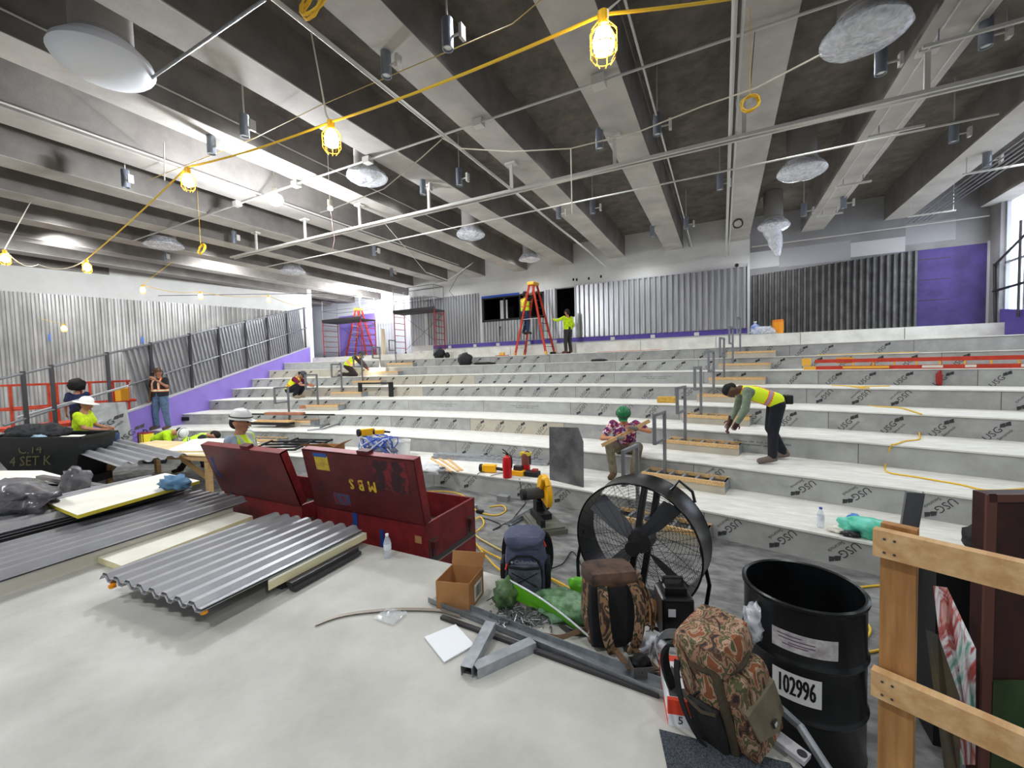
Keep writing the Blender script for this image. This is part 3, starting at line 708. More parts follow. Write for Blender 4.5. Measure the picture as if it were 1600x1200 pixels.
# dark plastic bag
def crumple(name,c,d,m,lb,cat,seed=1,amp=.25,n=3,parent=None,fr=3.0):
    bm=bmesh.new(); bmesh.ops.create_icosphere(bm,subdivisions=n,radius=1)
    for v in bm.verts:
        k=noise.noise(v.co*fr+Vector((seed,seed*2,0)))+.5*noise.noise(v.co*fr*2.3+Vector((seed,0,3)))
        v.co*=1+amp*k; v.co=Vector((v.co.x*d[0],v.co.y*d[1],max(v.co.z,-.8)*d[2]))
    me=D.meshes.new(name); bm.to_mesh(me); bm.free(); me.materials.append(m)
    zmin=min(v.co.z for v in me.vertices); 
    for v in me.vertices: v.co.z-=zmin
    me.polygons.foreach_set('use_smooth',[True]*len(me.polygons))
    o=D.objects.new(name,me); COL.objects.link(o); o.location=c
    if parent: o.parent=parent
    if cat: tag(o,lb,cat)
    return o
m_bagb=mat('bag_black',(52,50,56),.25,scale=7,col2=(120,118,122),contrast=(.3,.75))
crumple('plastic_bag',G(28,792,.97)+V(0,0,0),(.75,.24,.16),m_bagb,'crumpled dark plastic sheeting on the tall stack at the far left','plastic bag',3,.5)
crumple('plastic_bag',G(120,772,.78),(.16,.14,.2),m_bagb,'small peak of dark plastic behind the yellow edged board','plastic bag',5,.4)
crumple('cloth_rag',G(275,763,1.04),(.22,.12,.08),mat('rag_blue',(96,136,166),.8,scale=9,col2=(70,106,140)),'blue plastic rag on the corner of the yellow edged board','rag',8,.5)
# ---- gang boxes
def gang_box(loc,w_,dep,h,lidL,lean,nm,lb,big=True):
    t=empty('tool_chest',loc,label=lb,cat='tool chest'); th=.03
    mb=MB().mat(m_red); z0=.10
    mb.bb((0,0,z0),(w_,th,h)).bb((0,dep-th,z0),(w_,dep,h)).bb((0,th,z0),(th,dep-th,h)).bb((w_-th,th,z0),(w_,dep-th,h)).bb((0,0,z0),(w_,dep,z0+.03))
    mb.mat(m_joint).bb((th,th,h-.30),(w_-th,dep-th,h-.29)); mb.mat(m_redd).beam((w_*.55,dep*.5,h-.28),(w_-.04,dep*.2,h-.05),.04,.03)
    mb.mat(m_red); mb.bb((.05,.05,0),(.17,dep-.05,z0)); mb.bb((w_-.17,.05,0),(w_-.05,dep-.05,z0))
    mb.build('chest_body',None,parent=t)
    # end slot with recessed handles
    mb=MB().mat(m_joint).bb((w_,.04,h*.52),(w_+.004,dep-.04,h*.57)); mb.mat(mat('worn_edge',(150,140,140),.4,.6)).bb((w_,.04,h*.505),(w_+.012,dep-.03,h*.52)); mb.build('end_slot',None,parent=t)
    for y in (.09,dep-.12):
        hd=MB().bb((w_,y-.05,h*.56),(w_+.006,y+.05,h*.80)).build('handle_recess',m_joint,parent=t); MB().bb((w_+.006,y-.035,h*.70),(w_+.05,y+.035,h*.78)).bb((w_+.006,y-.02,h*.60),(w_+.02,y+.02,h*.72)).build('handle',m_redd,parent=hd)
    # lid hinged on the near edge and thrown open towards the camera
    up_=V(0,-lean,1).normalized(); n_=V(0,-1,-lean).normalized()
    o=V(0,-.02,h); Mx=Matrix(((1,0,up_.x*0,0),(0,up_.y,-n_.y,o.y),(0,up_.z,-n_.z,o.z),(0,0,0,1)))
    # local: X along box, Y up the lid, Z into the lid (away from camera)
    Mx=Matrix(((1,0,0,o.x),(0,up_.y,-n_.y,o.y),(0,up_.z,-n_.z,o.z),(0,0,0,1)))
    mb=MB().mat(m_redd); mb.xf(Mx); mb.bb((-.01,0,0),(w_+.01,lidL,.012)); mb.mat(m_red); mb.bb((-.01,lidL-.015,0),(w_+.01,lidL,.09)).bb((-.01,0,0),(.005,lidL,.09)).bb((w_-.005,0,0),(w_+.01,lidL,.09))
    ld=mb.build('lid',None,parent=t)
    mb=MB().xf(Mx); mb.bb((w_*.52,lidL,.02),(w_*.62,lidL+.03,.09)); mb.build('latch',m_redd,parent=ld)
    return t,ld,Mx
t,ld,Mx=gang_box((-4.03,3.08,0),1.52,.86,.86,.66,.20,'a','dark red steel tool chest with open lid lettered MBS in yellow')
m_ylp=mat('yellow_paint',(204,170,52),.8,scale=12,col2=(150,70,40),contrast=(.4,.5))
mb=MB(); Z=Mx@Matrix.Translation((.78,.33,-.003))
rot=Matrix(((-1,0,0,0),(0,-1,0,0),(0,0,1,0),(0,0,0,1)))
for i,ch in enumerate('SBM'):
    vs,fs=text_geo(ch,.16)
    off={0:-.13,1:0,2:.15}[i]
    q_=MB()
    for sx_,sy_ in ((0,0),(.009,0),(.0045,.006),(-.004,-.004)): q_.add([Z@Vector((off+(-v.x*.9)*1.0+sx_,-v.y+sy_,-.0004*sx_*100)) for v in vs],fs)
    q_.build('stencil_letter',m_ylp,parent=ld)
mb=MB().mat(mat('sticker_yellow',(206,178,60),.7,scale=20,col2=(170,140,60))); mb.xf(Mx).bb((.17,.44,-.003),(.37,.6,0)); mb.mat(mat('sticker_blue',(40,84,150),.6)).bb((.16,.59,-.004),(.36,.63,0)); mb.build('warning_sticker',None,parent=ld)
mb=MB().xf(Mx); mb.bb((.34,.06,-.003),(.58,.19,0)); mb.build('scuff_patch',mat('scuff_blue',(62,72,102),.7,scale=16,col2=(112,40,46),contrast=(.45,.55)),parent=ld)
mb=MB().xf(Mx); mb.bb((1.0,.30,-.003),(1.42,.62,0)); mb.build('scuff_patch',mat('scuff_black',(54,30,34),.7,scale=9,col2=(116,36,40),contrast=(.42,.5)),parent=ld)
mb=MB().mat(mat('tape_blue',(34,62,130),.6)).bb((.55,-.006,.3),(.62,0,.84)).bb((.93,-.006,.2),(.98,0,.72)); mb.mat(m_card).bb((1.38,-.004,.66),(1.46,0,.73)); mb.build('tape_strips',None,parent=t)
t2,ld2,Mx2=gang_box((-5.62,2.98,0),1.47,.86,.86,.66,.34,'b','dark red steel tool chest on the left with plain open lid and blue oval sticker')
mb=MB().mat(mat('tape_blue',(34,62,130),.6)); mb.xf(Mx2); 
for k in range(9):
    a=-1.1+2.2*k/8; mb.bb((.13+.05*math.cos(a)*-1-.02,.36+.13*math.sin(a)-.02,-.003),(.13-.05*math.cos(a)+.025,.36+.13*math.sin(a)+.025,0))
mb.build('oval_sticker',None,parent=ld2)
# things heaped behind the chests on the lowest tier
o=tag(MB().mat(m_card).bb((-.25,-.16,0),(.25,-.15,.22)).bb((-.25,.15,0),(.25,.16,.22)).bb((-.25,-.15,0),(-.24,.15,.22)).bb((.24,-.15,0),(.25,.15,.22)).add([(-.25,-.16,.22),(.25,-.16,.22),(.25,-.34,.30),(-.25,-.34,.30)],[(0,1,2,3)]).add([(.25,-.16,.22),(.25,.16,.22),(.42,.16,.30),(.42,-.16,.30)],[(0,1,2,3)]).build('carton'),'open brown carton behind the lettered chest lid','carton'); o.location=V(-7.85,6.3,H); o.rotation_euler=(0,0,.3); o.scale=(1.3,1.3,1.5)
# ---- work table
P1=V(-11.9,3.95,0);P2=V(-8.9,4.45,0); ax=(P2-P1).normalized(); ay=V(-ax.y,ax.x,0); TL=(P2-P1).length
t=empty('work_table',P1,label='rough pine work table carrying white boards and a corrugated sheet',cat='table'); t.rotation_euler=(0,0,math.atan2(ax.y,ax.x))
tz=.74
for x in (0,TL-.09):
    for y in (0,.95): MB().bb((x,y,0),(x+.09,y+.09,tz-.1)).build('leg',m_wood,parent=t)
MB().bb((-.05,-.02,tz-.1),(TL+.05,.02,tz)).bb((-.05,1.02,tz-.1),(TL+.05,1.06,tz)).bb((-.05,.02,tz-.1),(-.01,1.02,tz)).bb((TL,.02,tz-.1),(TL+.05,1.02,tz)).bb((1.0,.02,tz-.1),(1.04,1.02,tz)).bb((2.0,.02,tz-.1),(2.04,1.02,tz)).build('top_frame',m_wood,parent=t)
MB().beam((.1,.05,.3),(.55,.05,tz-.1),.04,.08).build('brace',m_wood,parent=t); MB().beam((TL-.1,.05,.3),(TL-.75,.05,tz-.1),.04,.09).build('brace',m_wood,parent=t)
MB().bb((-.1,-.05,tz),(TL+.1,1.1,tz+.018)).build('table_top',m_ply,parent=t)
def onT(x,y,z): return P1+ax*x+ay*y+V(0,0,z)
slab([onT(1.9,0,.80),onT(3.2,.25,.80),onT(2.6,1.5,.80),onT(.9,1.3,.80)],.036,'wall_board',m_cream,'white board on the pine work table behind the corrugated sheet','board',m_ply)
slab([onT(2.0,-.1,.764),onT(3.3,.15,.764),onT(2.9,1.3,.764),onT(1.5,1.2,.764)],.02,'wall_board',m_cream,'lower pale board on the pine table','board',m_ply)
mb=MB(); q0_=G(183,729,.80);q1_=G(294,712,.80);q2_=G(98,700,.80)
csheet(mb,q0_+V(0,0,.0),q2_-q0_,(q2_-q0_).length,q1_-q0_,(q1_-q0_).length,per=(q1_-q0_).length/5.02,dep=.05,th=.006); tag(mb.build('corrugated_sheet',m_sheet),'wavy grey corrugated sheet overhanging the left side of the pine table','metal sheet')
# ---- tilt cart (black)
cc=G(70,738,.0); cc=V(-12.9,3.6,0)
def placed(t,p,rz=0): t.location=p; t.rotation_euler=(0,0,rz); return t
c0=G(84,712,.55)
t=empty('tilt_cart',(c0.x*.9,c0.y*.9,0),label='big black plastic tilt cart full of debris at the far left',cat='cart')
t.rotation_euler=(0,0,.50); t.scale=(.93,.93,1.02)
m_cart=mat('cart_black',(36,38,38),.45,scale=8,col2=(26,27,27))
mb=MB()
top=[(-1.05,-.42,1.16),(1.0,-.42,1.12),(1.0,.42,1.12),(-1.05,.42,1.16)]; bot=[(-.55,-.33,.42),(.75,-.33,.24),(.75,.33,.24),(-.55,.33,.42)]
mb.add(top+bot,[(0,4,5,1),(1,5,6,2),(2,6,7,3),(3,7,4,0),(4,7,6,5)])
inn=[(p[0]*.96,p[1]*.93,p[2]-.005) for p in top]; mb.add(top+inn,[(0,1,5,4),(1,2,6,5),(2,3,7,6),(3,0,4,7)])
mb.add([(-1.0,-.39,1.02),(.95,-.39,1.0),(.95,.39,1.0),(-1.0,.39,1.02)],[(0,1,2,3)]); mb.bb((.05,-.36,.15),(.9,.36,.3))
mb.beam((-1.07,-.43,1.16),(1.02,-.43,1.12),.05,.04).beam((-1.07,.43,1.16),(1.02,.43,1.12),.05,.04).beam((1.02,-.43,1.12),(1.02,.43,1.12),.05,.04).beam((-1.07,-.43,1.16),(-1.07,.43,1.16),.05,.04)
mb.build('hopper',m_cart,parent=t)
for y in (-.40,.40):
    wv=MB().mat(m_black).cyl((-.1,y-.03,.2),(-.1,y+.03,.2),.2,n=24).mat(m_cap).cyl((-.1,y-.036,.2),(-.1,y+.036,.2),.11,n=20).build('wheel',None,parent=t)
MB().cyl((.8,-.03,.08),(.8,.03,.08),.08,n=16).build('caster',m_steel,parent=t)
mb=MB(); put_text(mb,'ABCT 4',.3,Matrix(((1,0,0,-.1),(0,0,-1,-.425),(0,1,0,.86),(0,0,0,1)))@Matrix.Rotation(0,4,'X')) if False else mb.bb((-.5,-.405,.86),(.5,-.403,.9)); 
mb=MB()
rnd=random.Random(4)
Mc=Matrix(((1,0,0,-.05),(0,.12,-.99,-.402),(0,.99,.12,.86),(0,0,0,1)))
put_text(mb,'C.14',.26,Mc@Matrix.Translation((0,.06,.012))); put_text(mb,'4 SET K',.26,Mc@Matrix.Translation((.02,-.17,.016)))
mb.build('painted_marks',mat('faded_marks',(92,88,58),.9),parent=t)
o=crumple('debris_heap',(c0.x,c0.y,1.0),(.55,.28,.22),mat('debris',(58,58,60),.8,scale=12,col2=(24,24,26)),None,None,2,.6); o.location=V(-.3,0,.98); o.parent=t; 
o=crumple('debris_bag',(0,0,0),(.12,.1,.07),mat('pale_blue_bag',(150,180,196),.4),None,None,9,.5); o.location=V(.0,-.25,1.06); o.parent=t
o=crumple('debris_paper',(0,0,0),(.25,.15,.05),m_cream,None,None,6,.6); o.location=V(.5,-.1,1.04); o.parent=t
# cement board leaning at left with its print
q0=G(150,700,.0)
mb=MB(); Lb=[G(150,692,.45),G(210,692,.45)]
pa=V(-13.9,4.85,.0); 
t=slab([G(216,728,.0),G(150,733,.0),G(142,630,1.62),G(196,628,1.62)],.012,'cement_board',m_ris[0],'grey printed cement board leaning by the seated worker in lime shirt','board')
ld_=G(142,630,1.62); lo_=G(150,733,.0); rr_=G(216,728,.0)
xd=(rr_-lo_).normalized(); yd=(ld_-lo_).normalized(); nn=xd.cross(yd)
mb=MB()
for (a,b) in ((.42,1.30),(.85,.95)):
    Mx_=frame4(lo_+xd*a+yd*b+nn*.05,xd*math.cos(.7)+yd*math.sin(.7),yd); mb=MB(); usg(mb,Mx_@Matrix.Scale(2.0,4),None); mb.build('board_print',m_print,parent=t)
# red and yellow tool box
t=empty('power_box',V(*([(XC,YC,0)][0])) if False else G(228,690,.46)-V(0,0,.46-H),label='small red and yellow portable box on the lowest tier',cat='box')
MB().mat(mat('box_red',(140,30,44),.5)).rbox((0,0,.2),(.34,.26,.38),.03).mat(mat('box_yellow',(236,224,50),.5)).bb((0,-.15,.06),(.15,-.128,.36)).bb((.17,-.12,.05),(.18,.12,.35)).build('box_shell',None,parent=t); MB().tube([(-.12,0,.38),(-.1,0,.45),(.1,0,.45),(.12,0,.38)],.015,6).build('handle',m_steel,parent=t)
# ---- guard panel along the left stringer
def gt(y): return 2.34+.276*(y-3.0)
t=empty('guard_fence',(sline(9),9,0),label='sloping steel guard fence with slanted corrugated infill beside the left seating edge',cat='fence')
def L3(y,z,off=.03): return V(sline(y)-off-sline(9),y-9,z)
MB().tube([L3(2.6,gt(2.6)),L3(15.0,gt(15.0))],.028,8).build('top_rail',m_rail,parent=t)
MB().tube([L3(3.0,gt(3)-1.0),L3(15.0,gt(15)-1.05)],.026,8).build('middle_rail',m_rail,parent=t)
for y in (3.38,3.9,5.13,6.35,7.73,8.98,10.4,11.8,13.3,14.8):
    zb_=max(ptop(y)+.05,0) if y>4.4 else 0
    MB().bb(tuple(L3(y,0)+V(-.03,-.035,zb_)),tuple(L3(y,0)+V(.03,.035,gt(y)+.05))).build('post',m_steel,parent=t)
mb=MB()
y0,y1=5.9,15.0;k=int((y1-y0)/.16); sl=.35
vs=[];nn_=0
for i in range(k):
    for (tt,h) in ((0,0),(.35,0),(.5,1),(.85,1)):
        y=y0+(i+tt)*.16; a=L3(y,ptop(y)+.07,.10+h*.06); yb=y-sl
        bpt=L3(yb,gt(yb)-.02,.10+h*.06); vs+=[a,bpt]; nn_+=1
mb.add(vs,[(2*i,2*i+2,2*i+3,2*i+1) for i in range(nn_-1)]); mb.build('corrugated_infill',m_sheet,parent=t)
# pale strips of tape on left wall
for (u,v) in ((78,527),(222,531)):
    d=_F+_R2*((u-800)/F_PX)-_U2*((v-600)/F_PX); k=(lw(0)-0)/(d.x-.2815*d.y) ; p=V(0,0,CH)+d*k
    tag(MB().bb((p.x+.09,p.y-.06,p.z-.15),(p.x+.10,p.y+.06,p.z+.12)).build('blue_tape',mat('tape_lightblue',(84,130,214),.6)),('left' if u<100 else 'right')+' strip of blue tape on the wrapped left wall','tape','blue tape strips on the left wall')
# ---- scissor lift basket behind the guard
m_or=mat('lift_orange',(206,74,42),.5,scale=6,col2=(184,60,34))
lc=V(-17.6,5.35,0); t=empty('scissor_lift',lc,math.atan2(5.3-3.3,.1),label='orange scissor lift with railed platform behind the guard fence',cat='lift'); t.rotation_euler=(0,0,math.radians(100))
mb=MB().mat(m_or)
W2_,L2_=1.1,3.3
for z in (1.0,): mb.bb((-L2_/2,-W2_/2,z-.1),(L2_/2,W2_/2,z))
mb.build('platform_deck',None,parent=t)
mb=MB()
for z in (1.5,2.15):
    mb.beam((-L2_/2,-W2_/2,z),(L2_/2,-W2_/2,z),.05,.05).beam((-L2_/2,W2_/2,z),(L2_/2,W2_/2,z),.05,.05).beam((-L2_/2,-W2_/2,z),(-L2_/2,W2_/2,z),.05,.05).beam((L2_/2,-W2_/2,z),(L2_/2,W2_/2,z),.05,.05)
for x in (-L2_/2,-.9,-.2,.6,L2_/2):
    for y in (-W2_/2,W2_/2): mb.beam((x,y,1.0),(x,y,2.15),.05,.05,(0,1,0))
mb.build('guard_rails',m_or,parent=t)
MB().mat(mat('lift_dark',(52,46,46),.6)).bb((-1.2,-.5,.15),(1.2,.5,.5)).beam((-1.1,-.3,.5),(1.1,-.3,.9),.08,.1).beam((1.1,-.3,.5),(-1.1,-.3,.9),.08,.1).build('lift_base',None,parent=t)
for x in (-.9,.9):
    for y in (-.5,.5): MB().cyl((x,y-.06,.18),(x,y+.06,.18),.18,n=20).build('wheel',m_black,parent=t)
MB().rbox((1.2,0.1,1.7),(.25,.3,.45),.03).build('control_box',mat('lift_yellow',(214,160,40),.5),parent=t)
# pole carried by the standing man
tag(MB().cyl(G(28,652,1.37),G(200,603,2.07),.028,n=10).build('metal_pole',m_cap),'long grey pole slanting from the left towards the standing man','pole')
# coolers and bottles on the ledge at right
p=V(1.45,16.1,ZL)
t=empty('drink_cooler',V(1.62,16.12,ZL),label='orange drink cooler on the ledge below the dusty cladding',cat='cooler'); MB().lathe([(0,0),(.15,0),(.165,.12),(.165,.38),(.0,.38)],n=24).build('cooler_body',mat('cooler_orange',(238,150,20),.5),parent=t,smooth=True); MB().lathe([(0,.38),(.17,.38),(.16,.45),(0,.46)],n=24).build('cooler_lid',mat('cooler_lid',(220,120,20),.5),parent=t)
t=empty('water_jug',V(.98,16.1,ZL),label='blue water jug with pale film beside the orange cooler',cat='jug'); MB().lathe([(0,0),(.13,0),(.14,.2),(.12,.3),(.04,.36),(.04,.4),(0,.4)],n=20).build('jug_body',mat('jug_blue',(60,100,190),.3,scale=8,col2=(190,205,230)),parent=t,smooth=True); MB().cyl((0,0,.4),(0,0,.44),.045,n=14).build('cap',m_cream,parent=t)
crumple('plastic_sheet',V(1.2,15.98,ZL),(.35,.08,.14),m_film,'crumpled clear plastic between the blue jug and the orange cooler','plastic sheet',4,.5)
# ================================================================== AISLE STEPS, HANDRAILS, TIER THINGS
m_studs=mat('stud_metal',(178,182,186),.38,.55,scale=12,col2=(150,154,160))
def pol(R,a): return V(XC+R*math.sin(a),YC+R*math.cos(a),0)
def stair_unit(n,a,lb,grp,w_=1.25,rug=True):
    R=R1+TD*(n-1); zb_=n*H if n>0 else 0
    c=pol(R+TD-.22,a); t=empty('aisle_step',(c.x,c.y,zb_),-a,label=lb,cat='step',group=grp)
    d_=.40;h=.17
    MB().bb((-w_/2,-d_/2,h-.05),(w_/2,-d_/2+.05,h+.01)).bb((-w_/2,d_/2-.04,h-.04),(w_/2,d_/2,h+.01)).build('wood_nosing',m_wood,parent=t)
    MB().bb((-w_/2,-d_/2+.01,0),(w_/2,-d_/2+.03,h-.05)).build('front_board',m_ris[1],parent=t)
    mb=MB()
    for i in range(7):
        x=-w_/2+.02+i*(w_-.04)/6; mb.bb((x-.018,-d_/2+.05,h-.05),(x+.018,d_/2-.04,h))
    mb.bb((-w_/2,-d_/2+.03,0),(-w_/2+.03,d_/2,h-.05)); mb.bb((w_/2-.03,-d_/2+.03,0),(w_/2,d_/2,h)); mb.build('stud_frame',m_studs,parent=t)
    MB().bb((-w_/2+.03,-d_/2+.06,.01),(w_/2-.03,d_/2-.05,.015)).build('dark_well',m_joint,parent=t)
    return t
def hrail(n,a,lb,grp,side=-1,hh=1.02):
    R=R1+TD*(n-1); zb_=(n*H if n>0 else 0)+.17
    c=pol(R+TD-.22,a); t=empty('aisle_handrail',(c.x,c.y,zb_),-a,label=lb,cat='handrail',group=grp)
    m=m_rail
    ox=-.30
    MB().beam((ox,0,-.12),(ox,0,hh),.045,.045,(0,1,0)).build('post',m,parent=t)
    y1=-.50
    MB().beam((ox,0,hh-.02),(ox,y1,hh-.02),.045,.045).beam((ox,y1,hh-.0),(ox,y1,hh-.48),.045,.045,(0,1,0)).beam((ox,y1,hh-.46),(ox,0,hh-.46),.045,.045).build('loop',m,parent=t)
    return t
names=['on the floor behind the big fan','on the lowest tier','on the second tier','on the third tier','on the fourth tier','on the fifth tier','on the sixth tier','on the seventh tier','on the top tier']
A1=.181; A2=-.195
for n in range(0,9):
    if n==8:
        continue
    stair_unit(n,A1,'wood edged step frame of the right aisle '+names[n],'step frames of the right aisle')
    hrail(n,A1,'grey looped handrail of the right aisle '+names[n].replace('on','rising',1),'handrails of the right aisle')
    if n>0:
        stair_unit(n,A2,'wood edged step frame of the left aisle '+names[n],'step frames of the left aisle')
        if n>1: hrail(n,A2,'grey looped handrail of the left aisle '+names[n].replace('on','rising',1),'handrails of the left aisle')
# orange extension ladder lying along the sixth tier at right
m_lo=mat('ladder_orange',(206,66,40),.5,scale=7,col2=(180,52,34)); m_ly=mat('ladder_yellow',(236,176,60),.5)
a_=(1.72-XC); 
def on6(x,off=.12,n=6): 
    R=R1+TD*(n-1)+off; return V(x,YC+math.sqrt(R*R-(x-XC)**2),n*H)
s0=on6(1.75);s1=on6(6.6)
t=empty('extension_ladder',s0,math.atan2(s1.y-s0.y,s1.x-s0.x),label='orange fibreglass extension ladder lying on its side along the sixth tier',cat='ladder'); LL=(s1-s0).length
for k,(y,z,m) in enumerate(((.02,.045,m_lo),(.02,.40-.2,m_lo),(.10,.045,m_lo),(.10,.2,m_lo))):
    MB().bb((.2*(k%2)+(.7 if k>1 else 0),y-.02,z-.045),(LL,y+.02,z+.035)).build('side_rail',m,parent=t)
for i in range(12): MB().cyl((.9+i*.34,.02,.05),(.9+i*.34,.02,.19),.016,n=8).build('rung',m_ly,parent=t)
MB().bb((-.02,-.01,.0),(.22,.05,.08)).build('rubber_foot',m_ly,parent=t); MB().bb((-.05,-.01,.1),(.12,.05,.27)).build('rubber_foot',m_ly,parent=t); MB().bb((.72,-.03,.02),(1.5,.0,.07)).build('yellow_section',m_ly,parent=t); MB().bb((.6,.05,.14),(.9,.13,.27)).build('rung_lock',m_ly,parent=t)
MB().bb((2.0,-.004,.02),(2.3,0,.07)).bb((2.6,-.004,.02),(2.75,0,.07)).bb((3.3,-.004,.02),(3.6,0,.07)).build('label_sticker',m_cream,parent=t)
crumple('red_strap',on6(3.86,-.10)+V(0,0,-.02)-V(0,0,.32),(.05,.03,.17),mat('strap_red',(150,40,34),.7),'dark red strap hanging off the lying ladder','strap',3,.5)
# yellow cord over the right tiers
tp=[(1300,601,5,.0),(1330,603,5,0),(1345,612,5,-.01),(1353,620,4,.2),(1362,631,4,.05),(1370,634,4,.01),(1400,637,4,0),(1432,641,4,0),(1440,647,4,-.02),(1442,670,3,.16),(1438,684,3,.01),(1425,688,3,0),(1405,690,3,0),(1392,700,3,-.02),(1386,715,2,.2),(1384,735,2,.01),(1400,741,2,0),(1450,747,2,0),(1500,758,2,0),(1545,766,2,0),(1600,763,2,0)]
pts=[G(u,v,n*H+.012+dz) for u,v,n,dz in tp]
def smooth_path(pts,k=6):
    out=[];n=len(pts)
    for i in range(n-1):
        p0=pts[max(i-1,0)];p1=pts[i];p2=pts[i+1];p3=pts[min(i+2,n-1)]
        for j in range(k):
            t=j/k; out.append(.5*((2*p1)+(p2-p0)*t+(2*p0-5*p1+4*p2-p3)*t*t+(3*p1-p0-3*p2+p3)*t**3))
    out.append(pts[-1]); return out
cl=(MB().tube([G(u,v,z) for u,v,z in ((1300,602,5*H+.01),(1345,604,5*H+.01),(1390,603,5*H+.01))],.012,6))
cl.tube(smooth_path([G(1330,603,5*H+.012),G(1345,606,5*H+.012),G(1350,608,5*H+.01)]),.011,6)
# down each riser: edges computed at the riser face
def edge_pt(u,n,dz=0):
    "point on nosing n seen at column u"
    R=R1+TD*(n-1)-.02
    best=None
    for i in range(400):
        a=-.2+.75*i/400; p=pol(R,a); p.z=n*H; q=p-V(0,0,CH); zc=q.dot(_F)
        if zc<.3: continue
        uu=800+F_PX*q.dot(_R2)/zc
        if best is None or abs(uu-u)<best[0]: best=(abs(uu-u),p.copy())
    p=best[1]; p.z+=dz; return p
path=[G(1330,604,5*H+.012),edge_pt(1350,5,.01),edge_pt(1356,5,-.02),edge_pt(1362,5,-.32),G(1372,635,4*H+.012),G(1405,637,4*H+.012),edge_pt(1436,4,.012),edge_pt(1441,4,-.02),edge_pt(1441,4,-.30),G(1436,686,3*H+.012),G(1415,689,3*H+.012),edge_pt(1398,3,.012),edge_pt(1392,3,-.03),edge_pt(1386,3,-.32),G(1388,738,2*H+.012),G(1430,745,2*H+.012),G(1500,757,2*H+.012),G(1545,766,2*H+.012),G(1620,762,2*H+.012)]
cl.tube(smooth_path(path),.011,6)
tag(cl.build('floor_cable',m_yel,smooth=True),'yellow extension cord winding down the tiers at the right','cord')
cable('floor_cable',[on6(2.2,.1,7)+V(0,0,.33*0+.01),on6(3.2,.15,7)+V(0,0,.01),on6(4.0,.1,7)+V(0,0,.01)],.009,m_yel,'yellow cord lying on the seventh tier above the lying ladder','cord')
# steel plate
pa,pb=V(-2.72,5.98,0),V(-1.98,6.02,0)
t=slab([(-2.80,6.05,0),(-2.08,5.98,0),(-2.16,6.20,.98),(-2.22,6.22,1.03),(-2.83,6.28,1.05)],.0,'steel_plate',m_steel,'dark steel plate leaning upright against the lowest tier','steel plate')
D.objects.remove(t)
ps=[V(*G(858,778,0)[:2],0)]
bl_=G(859,781,.0);br_=G(912,796,.0)
yl=6.02; 
def onray(u,v,y):
    d=_F+_R2*((u-800)/F_PX)-_U2*((v-600)/F_PX); k=y/d.y; return V(0,0,CH)+d*k
pl=[bl_,br_,onray(911,690,br_.y+.16),onray(903,668,br_.y+.22),onray(858,667,bl_.y+.16)]
n_=(pl[1]-pl[0]).cross(pl[4]-pl[0]).normalized()
tag(MB().ext(pl,n_*-.012).build('steel_plate',mat('plate_steel',(116,116,116),.4,.4,scale=3,col2=(72,72,74),detail=9)),'dark scratched steel plate standing against the lowest tier','steel plate')
# cut off saw
c=G(850,822,0); t=empty('chop_saw',V(c.x,c.y,0),math.radians(42),label='yellow abrasive chop saw with black base on the floor before the steel plate',cat='saw')
m_sy=mat('tool_yellow',(246,182,22),.4)
MB().bb((-.17,-.28,0),(.17,.28,.05)).bb((-.15,-.26,.05),(.15,.26,.07)).build('base_plate',mat('saw_base',(116,116,104),.5,.4),parent=t)
MB().bb((-.09,-.02,.07),(.09,.22,.13)).bb((-.05,.1,.13),(.05,.22,.24)).bb((-.11,-.22,.07),(-.06,-.06,.14)).build('vise',m_black,parent=t)
mb=MB(); prof=[]
for i in range(21):
    a=-.35+ (PI+1.1)*i/20; prof.append((0,.03+.185*math.cos(a),.36+.185*math.sin(a)))
mb.ext(prof,(.055,0,0)); mb.build('blade_guard',m_sy,parent=t)
MB().cyl((.02,.03,.33),(.04,.03,.33),.16,n=28).build('cutting_disc',m_steel,parent=t)
MB().cyl((-.01,.02,.36),(-.20,.02,.36),.062,n=20).mat(m_joint).build('motor_housing',m_sy,parent=t)
MB().cyl((-.20,.02,.36),(-.25,.02,.36),.058,n=20).build('motor_cap',m_black,parent=t)
MB().tube([(-.02,.0,.42),(-.03,-.1,.54),(-.03,-.2,.56),(-.03,-.24,.5)],.024,10).build('handle',m_sy,parent=t)
MB().tube([(0,.22,.12),(0,.16,.28),(0,.06,.38)],.035,8).build('arm',m_black,parent=t)
t.scale=(1.3,1.3,1.35)
# metal stud on the floor pointing to the saw
p=G(795,820,.02);q=G(842,792,.02)
tag(MB().beam(p,q,.09,.004).beam(p+V(.03,.03,.02),q+V(.03,.03,.02),.004,.04).beam(p-V(.03,.03,-.02),q-V(.03,.03,-.02),.004,.04).build('metal_stud',m_studs),'short galvanised stud lying on the floor left of the chop saw','metal stud')
